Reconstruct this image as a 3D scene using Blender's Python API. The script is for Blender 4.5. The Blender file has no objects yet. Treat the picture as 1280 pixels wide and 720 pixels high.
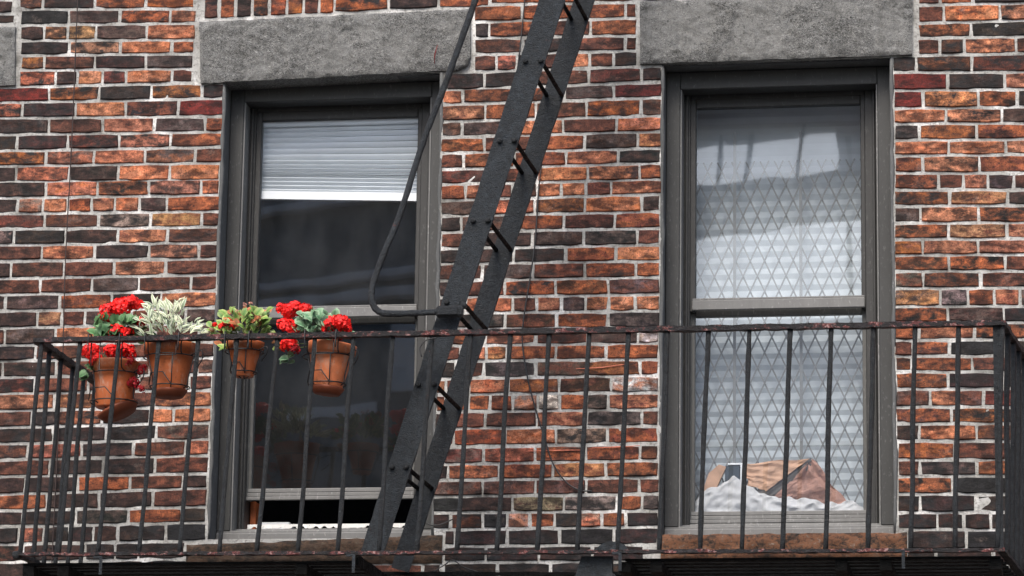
import bpy, bmesh, math, random
from mathutils import Vector, Matrix, noise
random.seed(7)
S = bpy.context.scene
COL = S.collection

# ---------------------------------------------------------------- camera, world, sun, exposure
cam = bpy.data.cameras.new('camera')
cam.lens = 120.28; cam.sensor_width = 36.0; cam.clip_start = 0.1; cam.clip_end = 600
co = bpy.data.objects.new('camera', cam); COL.objects.link(co)
co.matrix_world = Matrix.Translation((2.1706, -13.2, 1.6)) @ Matrix([[0.987186,0.020029,0.158311],[0.158831,-0.218837,-0.962748],[0.015362,0.975556,-0.219214]]).to_4x4()
S.camera = co
w = bpy.data.worlds.new('World'); S.world = w; w.use_nodes = True
wn = w.node_tree.nodes; wl = w.node_tree.links
bg = wn['Background']
sky = wn.new('ShaderNodeTexSky'); sky.sky_type = 'NISHITA'; sky.sun_disc = False
SUN_EL, SUN_AZ = math.radians(50), math.radians(190)
sky.sun_elevation = SUN_EL; sky.sun_rotation = SUN_AZ
sky.air_density = 1.0; sky.dust_density = 3.5; sky.ozone_density = 1.0
wl.new(sky.outputs[0], bg.inputs['Color']); bg.inputs['Strength'].default_value = 0.15
sun = bpy.data.lights.new('sun', 'SUN'); sun.energy = 1.7; sun.angle = math.radians(26); sun.color = (1, .95, .88)
so = bpy.data.objects.new('sun', sun); COL.objects.link(so)
sd = Vector((math.sin(SUN_AZ) * math.cos(SUN_EL), math.cos(SUN_AZ) * math.cos(SUN_EL), math.sin(SUN_EL)))
so.rotation_euler = sd.to_track_quat('Z', 'Y').to_euler()
S.view_settings.view_transform = 'Standard'; S.view_settings.look = 'None'
S.view_settings.exposure = 0.88; S.view_settings.gamma = 1.0
S.render.resolution_x = 1024; S.render.resolution_y = 576
S.render.engine = 'CYCLES'

# ---------------------------------------------------------------- helpers
class MB:
    def __init__(s): s.v = []; s.f = []; s.sm = []; s.a = {}
    def add(s, vs, fs, smooth=False):
        o = len(s.v); s.v += [tuple(p) for p in vs]
        for f in fs: s.f.append(tuple(i + o for i in f)); s.sm.append(smooth)
    def attr(s, **k):      # one value per vertex added since the last call
        n = len(s.v)
        for key, val in k.items():
            l = s.a.setdefault(key, []); l += [val] * (n - len(l))
    def box(s, a, b, ch=0.0):
        x0, y0, z0 = a; x1, y1, z1 = b
        if x0 > x1: x0, x1 = x1, x0
        if y0 > y1: y0, y1 = y1, y0
        if z0 > z1: z0, z1 = z1, z0
        if ch <= 0:
            v = [(x0,y0,z0),(x1,y0,z0),(x1,y1,z0),(x0,y1,z0),(x0,y0,z1),(x1,y0,z1),(x1,y1,z1),(x0,y1,z1)]
            s.add(v, [(0,3,2,1),(4,5,6,7),(0,1,5,4),(1,2,6,5),(2,3,7,6),(3,0,4,7)]); return
        bm = bmesh.new(); bmesh.ops.create_cube(bm, size=1)
        for p in bm.verts:
            p.co = Vector(((x0+x1)/2 + p.co.x*(x1-x0), (y0+y1)/2 + p.co.y*(y1-y0), (z0+z1)/2 + p.co.z*(z1-z0)))
        bmesh.ops.bevel(bm, geom=bm.edges[:], offset=min(ch, .45*min(x1-x0, y1-y0, z1-z0)), segments=1, affect='EDGES')
        s.bm(bm)
    def bm(s, bm, smooth=False):
        bm.verts.index_update()
        s.add([p.co[:] for p in bm.verts], [[q.index for q in f.verts] for f in bm.faces], smooth); bm.free()
    def prism(s, pts, y0, y1, jit=0):  # polygon in XZ (clockwise or not), extruded in Y
        n = len(pts)
        v = [(x, y0, z) for x, z in pts] + [(x, y1, z) for x, z in pts]
        s.add(v, [tuple(range(n)), tuple(range(2*n-1, n-1, -1))] + [(i, i+n, (i+1) % n + n, (i+1) % n) for i in range(n)])
    def tube(s, pts, r, n=6, jit=0.0, cap=True):
        pts = [Vector(p) for p in pts]; rs = r if isinstance(r, (list, tuple)) else [r]*len(pts)
        t0 = (pts[1]-pts[0]).normalized()
        u = t0.orthogonal().normalized(); v = []; f = []
        for i, p in enumerate(pts):
            t = (pts[min(i+1, len(pts)-1)] - pts[max(i-1, 0)]).normalized()
            u = (u - t*u.dot(t)).normalized(); w_ = t.cross(u)
            for k in range(n):
                a = 2*math.pi*k/n; rr = rs[i]*(1+random.uniform(-jit, jit))
                v.append(p + (u*math.cos(a) + w_*math.sin(a))*rr)
        for i in range(len(pts)-1):
            for k in range(n):
                f.append((i*n+k, i*n+(k+1) % n, (i+1)*n+(k+1) % n, (i+1)*n+k))
        if cap: f.append(tuple(range(n-1, -1, -1))); f.append(tuple(range((len(pts)-1)*n, len(pts)*n)))
        s.add(v, f, True)
    def lathe(s, c, prof, n=28, tilt=None):
        v = []; f = []
        for r, z in prof:
            for k in range(n):
                a = 2*math.pi*k/n; p = Vector((r*math.cos(a), r*math.sin(a), z))
                if tilt: p = tilt @ p
                v.append(Vector(c)+p)
        for i in range(len(prof)-1):
            for k in range(n):
                f.append((i*n+k, i*n+(k+1) % n, (i+1)*n+(k+1) % n, (i+1)*n+k))
        s.add(v, f, True)
    def mesh(s, name, mat):
        m = bpy.data.meshes.new(name); m.from_pydata(s.v, [], s.f); m.update()
        for p, q in zip(m.polygons, s.sm): p.use_smooth = q
        for k, l in s.a.items():
            at = m.attributes.new(k, 'FLOAT_COLOR', 'POINT')
            at.data.foreach_set('color', [c for t in l for c in (*t, 1.0)])
        if mat: m.materials.append(mat)
        return m
    def build(s, name, mat, parent=None, loc=None):
        o = bpy.data.objects.new(name, s.mesh(name, mat)); COL.objects.link(o)
        if parent is not None: o.parent = parent
        if loc is not None: o.location = loc
        return o
def tag(o, label=None, cat=None, group=None, kind=None):
    if label: o['label'] = label
    if cat: o['category'] = cat
    if group: o['group'] = group
    if kind: o['kind'] = kind
    return o
def empty(name, loc=(0, 0, 0), label=None, cat=None, group=None):
    o = bpy.data.objects.new(name, None); COL.objects.link(o); o.location = loc
    o.empty_display_size = .2
    return tag(o, label, cat, group)
def inst(name, mesh, parent, loc, rot=None, scale=1.0):
    o = bpy.data.objects.new(name, mesh); COL.objects.link(o); o.parent = parent
    M = Matrix.Translation(loc) @ (rot.to_4x4() if rot is not None else Matrix()) @ (Matrix.Diagonal((*([scale]*3 if not isinstance(scale, tuple) else scale), 1)))
    if parent is not None: M = Matrix.Translation(-parent.location) @ M
    o.matrix_basis = M
    return o
def lerp(a, b, t): return a + (b-a)*t
def spline(pts, n=6):
    P = [Vector(p) for p in pts]; P = [P[0]*2-P[1]] + P + [P[-1]*2-P[-2]]; out = []
    for i in range(1, len(P)-2):
        a, b, c, d = P[i-1:i+3]
        for k in range(n):
            t = k/n
            out.append(.5*((2*b) + (c-a)*t + (2*a-5*b+4*c-d)*t*t + (3*b-a-3*c+d)*t**3))
    out.append(P[-2]); return out

# ---------------------------------------------------------------- materials
class NT:
    def __init__(s, name):
        s.m = bpy.data.materials.new(name); s.m.use_nodes = True
        s.n = s.m.node_tree.nodes; s.l = s.m.node_tree.links; s.b = s.n['Principled BSDF']
        s.pos = s.n.new('ShaderNodeNewGeometry').outputs['Position']
    def node(s, t, **k):
        x = s.n.new(t)
        for a, b in k.items():
            if a.startswith('i_'): 
                key = a[2:]; key = int(key) if key.isdigit() else key.replace('_', ' ')
                s.plug(b, x.inputs[key])
            else: setattr(x, a, b)
        return x
    def plug(s, v, sock):
        if hasattr(v, 'is_output') or isinstance(v, bpy.types.NodeSocket): s.l.new(v, sock)
        else: sock.default_value = v
    def scaled(s, sc):
        x = s.node('ShaderNodeVectorMath', operation='MULTIPLY'); s.l.new(s.pos, x.inputs[0]); x.inputs[1].default_value = sc
        return x.outputs[0]
    def noise(s, scale, detail=4, rough=.55, sc=None, dist=0.0):
        x = s.node('ShaderNodeTexNoise', i_Scale=scale, i_Detail=detail, i_Roughness=rough, i_Distortion=dist)
        s.l.new(s.scaled(sc) if sc else s.pos, x.inputs['Vector'])
        return x.outputs['Fac']
    def ramp(s, fac, stops):
        x = s.node('ShaderNodeValToRGB'); s.l.new(fac, x.inputs[0]); e = x.color_ramp.elements
        while len(e) < len(stops): e.new(.5)
        for q, (p, c) in zip(e, stops):
            q.position = p; q.color = (*c, 1) if isinstance(c, tuple) else (c, c, c, 1)
        return x.outputs[0]
    def mix(s, fac, a, b, mode='MIX'):
        x = s.node('ShaderNodeMix', data_type='RGBA', blend_type=mode)
        s.plug(fac, x.inputs[0])
        for v, i in ((a, 6), (b, 7)):
            if isinstance(v, tuple): v = (*v, 1) if len(v) == 3 else v
            s.plug(v, x.inputs[i])
        return x.outputs[2]
    def math(s, op, a, b=0.0):
        x = s.node('ShaderNodeMath', operation=op); s.plug(a, x.inputs[0]); s.plug(b, x.inputs[1]); return x.outputs[0]
    def bump(s, h, strength=.5, dist=.002):
        x = s.node('ShaderNodeBump', i_Strength=strength, i_Distance=dist); s.l.new(h, x.inputs['Height'])
        s.l.new(x.outputs[0], s.b.inputs['Normal'])
    def out(s, col, rough=.8, spec=.4, metal=0.0):
        s.plug(col if not isinstance(col, tuple) else (*col, 1), s.b.inputs['Base Color'])
        s.plug(rough, s.b.inputs['Roughness']); s.b.inputs['Specular IOR Level'].default_value = spec
        s.b.inputs['Metallic'].default_value = metal
        return s.m
    def attr(s, n): return s.node('ShaderNodeAttribute', attribute_name=n).outputs['Color']

def mat_brick():
    t = NT('old_brick')
    a, b = t.attr('ca'), t.attr('cb')
    n1 = t.noise(17, 6, .68, (1, 1, 1.7), .35)
    c = t.mix(t.ramp(n1, [(.40, 0.0), (.60, 1.0)]), a, b)
    # kiln marks: soft charcoal shading, and warmer orange bodies
    c = t.mix(t.ramp(t.noise(11, 4, .6, (1, 1, 2.2)), [(.475, 0.0), (.59, .9)]), c, t.mix(1.0, c, (.19, .17, .165), 'MULTIPLY'))
    c = t.mix(t.ramp(t.noise(23, 5, .65, (1, 1, 1.4)), [(.50, 0.0), (.60, .9)]), c, t.mix(1.0, c, (1.9, 1.9, 1.9), 'MULTIPLY'))
    # vertical drag marks of the wire cut
    c = t.mix(t.ramp(t.noise(70, 3, .6, (1.6, 1, .22)), [(.38, 0.0), (.72, .5)]), c, t.mix(1.0, c, (.45, .42, .42), 'MULTIPLY'))
    # mortar dust rubbed into the face, as grain and as patches
    c = t.mix(t.ramp(t.noise(210, 5, .8), [(.55, 0.0), (.68, .6)]), c, t.mix(1.0, t.mix(1.0, c, (1.7, 1.7, 1.7), 'MULTIPLY'), (.035, .03, .027), 'ADD'))
    c = t.mix(t.ramp(t.noise(9, 6, .75, (1, 1, 1.2)), [(.60, 0.0), (.74, .35)]), c, (.36, .28, .24))
    c = t.mix(t.ramp(t.noise(150, 5, .78), [(.36, .95), (.48, 0.0)]), c, (.012, .010, .010))
    c = t.mix(t.ramp(t.noise(2.6, 4, .6, (1, 1, 1.6)), [(.52, 0.0), (.75, .35)]), c, t.mix(1.0, c, (.4, .38, .38), 'MULTIPLY'))
    c = t.mix(t.ramp(t.noise(1.0, 5, .7, (6, 1, .9)), [(.52, 0.0), (.70, .5)]), c, t.mix(1.0, c, (.42, .41, .41), 'MULTIPLY'))
    h = t.math('ADD', t.noise(90, 6, .75), t.math('MULTIPLY', t.noise(300, 4, .7), .5))
    t.bump(h, 1.0, .006)
    return t.out(c, t.ramp(n1, [(.3, .62), (.7, .9)]), .35)
def mat_mortar():
    t = NT('mortar')
    c = t.ramp(t.noise(5, 5, .65), [(.34, (.22, .215, .20)), (.44, (.41, .405, .385)), (.55, (.53, .525, .505)), (.63, (.80, .79, .77))])
    c = t.mix(t.ramp(t.noise(70, 5, .7), [(.34, .7), (.5, 0.0)]), c, (.13, .12, .105))
    c = t.mix(t.ramp(t.noise(1.0, 5, .7, (6, 1, .9)), [(.52, 0.0), (.70, .6)]), c, t.mix(1.0, c, (.50, .48, .46), 'MULTIPLY'))
    t.bump(t.noise(110, 6, .75), 1.0, .008)
    return t.out(c, .92, .2)
def mat_stone():
    t = NT('lintel_stone')
    n = t.noise(130, 5, .8, (1, 1, 1.7), 1.6)
    c = t.ramp(n, [(.41, (.03, .03, .028)), (.48, (.16, .16, .155)), (.54, (.24, .24, .23)), (.62, (.46, .455, .44))])
    mk = t.ramp(t.noise(4.5, 5, .6, (1, 1, 1), .8), [(.46, 0.0), (.56, .5)])
    c = t.mix(mk, c, t.mix(t.noise(40, 5, .7), (.15, .15, .145), (.25, .25, .24)))
    c = t.mix(t.ramp(t.noise(1.0, 5, .7, (9, 1, 1.2)), [(.50, 0.0), (.68, .6)]), c, t.mix(1.0, c, (.42, .42, .41), 'MULTIPLY'))
    c = t.mix(t.ramp(t.noise(55, 6, .8), [(.36, .8), (.42, 0.0)]), c, (.025, .025, .023))
    hh = t.math('MULTIPLY', t.math('ADD', n, t.noise(35, 4, .6)), t.math('SUBTRACT', 1.15, mk))
    t.bump(hh, 1.0, .008)
    return t.out(c, .85, .3)
def mat_sill():
    t = NT('worn_brown_sill')
    n = t.noise(26, 9, .8, (1, 1, 1.5), .2)
    c = t.ramp(n, [(.38, (.018, .015, .013)), (.46, (.085, .05, .034)), (.53, (.20, .085, .042)), (.60, (.13, .085, .06)), (.67, (.42, .33, .27))])
    c = t.mix(t.ramp(t.noise(5, 4, .6), [(.40, 0.0), (.62, .8)]), c, t.mix(1.0, c, (.45, .42, .42), 'MULTIPLY'))
    g = t.node('ShaderNodeSeparateXYZ'); t.l.new(t.pos, g.inputs[0])
    # the sill of the first window is browner and duller than the second
    c = t.mix(t.ramp(g.outputs[0], [(.30, .72), (.36, 0.0)]), c, t.mix(t.ramp(n, [(.4, 0.0), (.62, 1.0)]), (.018, .016, .013), (.06, .047, .034)))
    t.bump(n, 1.0, .012)
    return t.out(c, .85, .3)
def mat_paint(name, col, dirt=(.05, .05, .048), var=.25, rough=.5):
    t = NT(name)
    c = t.mix(t.ramp(t.noise(14, 5, .65, (1.5, 1, .5)), [(.35, 0.0), (.7, var*2)]), col, tuple(x*.62 for x in col))
    c = t.mix(t.ramp(t.noise(90, 5, .7, (1, 1, .4)), [(.58, 0.0), (.66, .6)]), c, tuple(min(1, x*1.8+.04) for x in col))
    c = t.mix(t.ramp(t.noise(50, 5, .7), [(.26, .7), (.38, 0.0)]), c, dirt)
    t.bump(t.noise(60, 4, .6, (2, 1, .5)), .35, .002)
    return t.out(c, rough, .4)
def mat_iron(name, red=.0, base=(.0075, .0100, .0125), fl=(.065, .072, .078)):
    t = NT(name)
    c = t.ramp(t.noise(45, 5, .7), [(.34, tuple(x*.45 for x in base)), (.55, base), (.72, tuple(x*2.0 for x in base))])
    c = t.mix(t.ramp(t.noise(160, 5, .75), [(.56, 0.0), (.66, .75)]), c, fl)
    c = t.mix(t.ramp(t.noise(12, 6, .75, (1, 1, .6)), [(.50, 0.0), (.62, .45)]), c, tuple(x*1.9+.006 for x in base))
    c = t.mix(t.ramp(t.noise(30, 7, .85), [(.36, .8), (.43, 0.0)]), c, (.004, .004, .004))
    if red:
        c = t.mix(t.ramp(t.noise(34, 6, .75, (.6, 1, 1)), [(.58-red*.05, 0.0), (.62-red*.05, .9)]), c,
                  t.ramp(t.noise(90, 4, .7), [(.38, (.07, .016, .014)), (.52, (.18, .045, .04)), (.62, (.42, .27, .25))]))
    else:
        c = t.mix(t.ramp(t.noise(22, 6, .8), [(.68, 0.0), (.71, .8)]), c, (.16, .045, .03))
    t.bump(t.math('ADD', t.noise(60, 5, .7), t.noise(200, 4, .7)), 1.0, .009)
    return t.out(c, t.ramp(t.noise(40, 4, .6), [(.3, .38), (.7, .75)]), .12 if name == 'slat_iron' else .45)
def mat_plain(name, col, rough=.7, spec=.4, nscale=30, var=.3, bumps=.2):
    t = NT(name)
    c = t.mix(t.ramp(t.noise(nscale, 5, .6), [(.3, 0.0), (.7, 1.0)]), tuple(x*(1-var) for x in col), tuple(min(1, x*(1+var)) for x in col))
    t.bump(t.noise(nscale*3, 4, .6), bumps, .002)
    return t.out(c, rough, spec)
def mat_glass(name, ior=.09, tint=(.86, .9, .9), wav=.0):
    t = NT(name)
    tr = t.node('ShaderNodeBsdfTransparent'); tr.inputs[0].default_value = (*tint, 1)
    gl = t.node('ShaderNodeBsdfGlossy'); gl.inputs['Roughness'].default_value = .015
    gl.inputs['Color'].default_value = (.93, .97, 1, 1)
    bp = t.node('ShaderNodeBump', i_Strength=.12, i_Distance=.004)
    t.l.new(t.noise(2.2, 2, .5), bp.inputs['Height']); t.l.new(bp.outputs[0], gl.inputs['Normal'])
    ge = t.node('ShaderNodeNewGeometry'); dt = t.node('ShaderNodeVectorMath', operation='DOT_PRODUCT')
    t.l.new(ge.outputs['Incoming'], dt.inputs[0]); t.l.new(ge.outputs['Normal'], dt.inputs[1])
    f5 = t.math('POWER', t.math('SUBTRACT', 1.0, t.math('ABSOLUTE', dt.outputs['Value'])), 5.0)
    fr = t.math('ADD', t.math('MULTIPLY', f5, 1-ior), ior)      # two-sided Schlick reflectance of a double pane
    mx = t.node('ShaderNodeMixShader'); t.l.new(fr, mx.inputs[0]); t.l.new(tr.outputs[0], mx.inputs[1]); t.l.new(gl.outputs[0], mx.inputs[2])
    # thin film of street dust
    df = t.node('ShaderNodeBsdfDiffuse'); df.inputs[0].default_value = (.5, .52, .54, 1)
    m2 = t.node('ShaderNodeMixShader'); t.l.new(t.ramp(t.noise(4, 6, .65, (1, 1, .6)), [(.3, .005), (.75, .05)]), m2.inputs[0])
    t.l.new(mx.outputs[0], m2.inputs[1]); t.l.new(df.outputs[0], m2.inputs[2])
    t.l.new(m2.outputs[0], t.n['Material Output'].inputs[0])
    return t.m
def mat_pot(name, col):
    t = NT(name)
    c = t.mix(t.ramp(t.noise(10, 5, .65, (1, 1, 1.5)), [(.35, 0.0), (.68, 1.0)]), tuple(x*.78 for x in col), tuple(x*1.12 for x in col))
    c = t.mix(t.ramp(t.noise(22, 6, .75, (1, 1, .5)), [(.52, 0.0), (.66, .55)]), c, (.48, .36, .28))
    c = t.mix(t.ramp(t.noise(30, 5, .8), [(.32, .6), (.42, 0.0)]), c, (.06, .03, .015))
    t.bump(t.noise(120, 4, .6), .2, .001)
    return t.out(c, t.ramp(t.noise(14, 3, .6), [(.3, .32), (.7, .6)]), .5)
def mat_leaf(name, rough=.5):
    t = NT(name); a = t.attr('tint')
    r = t.node('ShaderNodeObjectInfo').outputs['Random']
    c = t.mix(r, t.mix(1.0, a, (.62, .7, .6), 'MULTIPLY'), t.mix(1.0, a, (1.25, 1.2, 1.05), 'MULTIPLY'))
    t.bump(t.noise(300, 3, .6), .3, .001)
    t.b.inputs['Subsurface Weight'].default_value = 0.0
    return t.out(c, rough, .35)

M_BRICK = mat_brick(); M_MORTAR = mat_mortar(); M_STONE = mat_stone(); M_SILL = mat_sill()
M_FRAME = mat_paint('grey_frame_paint', (.041, .042, .041))
M_STILE = mat_paint('stile_paint', (.095, .095, .09))
M_SASH = mat_paint('sash_paint', (.16, .16, .157))
M_JAMB = mat_paint('jamb_paint', (.031, .031, .030))
M_CAULK = mat_paint('caulk', (.10, .103, .103), rough=.8)
M_PEEL = mat_paint('peeling_white', (.72, .72, .70), dirt=(.03, .03, .03), rough=.7)
M_IRON = mat_iron('painted_iron'); M_RAIL = mat_iron('rusty_rail', 1.0, (.011, .008, .008))
M_PIPE = mat_iron('pipe_iron', 0, (.0135, .0180, .0225))
M_SLAT = mat_iron('slat_iron', 0, (.0035, .0035, .0035), (.010, .010, .010))
M_WIRE = mat_plain('black_wire', (.012, .012, .013), .5, .5)
M_BRWIRE = mat_plain('brown_cable', (.03, .018, .016), .6, .4)
M_TERRA2 = mat_pot('light_terracotta', (.64, .19, .075))
M_TERRA = mat_pot('terracotta', (.50, .13, .04))
M_SOIL = mat_plain('soil', (.03, .02, .014), .95, .2, 60, .5, 1.0)
M_RED = mat_plain('red_petal', (.78, .012, .01), .55, .35, 90, .3, .2)
M_DRED = mat_plain('dark_red_petal', (.30, .006, .012), .6, .3, 90, .3, .2)
M_PINK = mat_plain('pink_petal', (.75, .35, .28), .6, .3, 90, .2, .2)
M_LEAF = mat_leaf('leaf'); M_STEM = mat_plain('stem', (.10, .13, .04), .6, .3)
M_DRY = mat_plain('dry_stem', (.36, .17, .06), .8, .2)
M_GLASS = mat_glass('window_glass', .105, (.96, .98, 1))
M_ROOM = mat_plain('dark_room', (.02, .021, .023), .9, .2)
M_BLIND = mat_plain('white_blind', (.74, .77, .79), .5, .4, 5, .05, .05)
M_BLIND2 = mat_plain('grey_white_blind', (.52, .575, .61), .6, .4, 4, .12, .05)
M_GATE = mat_plain('gate_steel', (.16, .17, .175), .5, .5, 20, .2, .1)
M_CLOTH = mat_plain('white_cloth', (.46, .465, .47), .85, .2, 40, .08, .4)
M_PAPER = mat_plain('brown_paper', (.44, .27, .18), .7, .3, 16, .3, .3)
M_PAPER2 = mat_plain('dusty_pink_paper', (.30, .165, .125), .7, .3, 22, .45, .3)

# ---------------------------------------------------------------- ground (below the picture)
g = MB(); g.box((-60, -300, -.5), (60, 0.3, 0)); tag(g.build('street', mat_plain('asphalt', (.05, .05, .052), .9, .3, 6, .3)), 'grey asphalt street below the facade', kind='structure')
g = MB(); g.box((-60, -3.2, .0), (60, 0.0, .14), .01); tag(g.build('pavement', mat_plain('concrete', (.12, .118, .112), .9, .3, 4, .2)), 'concrete pavement at the foot of the brick facade', kind='structure')

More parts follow.
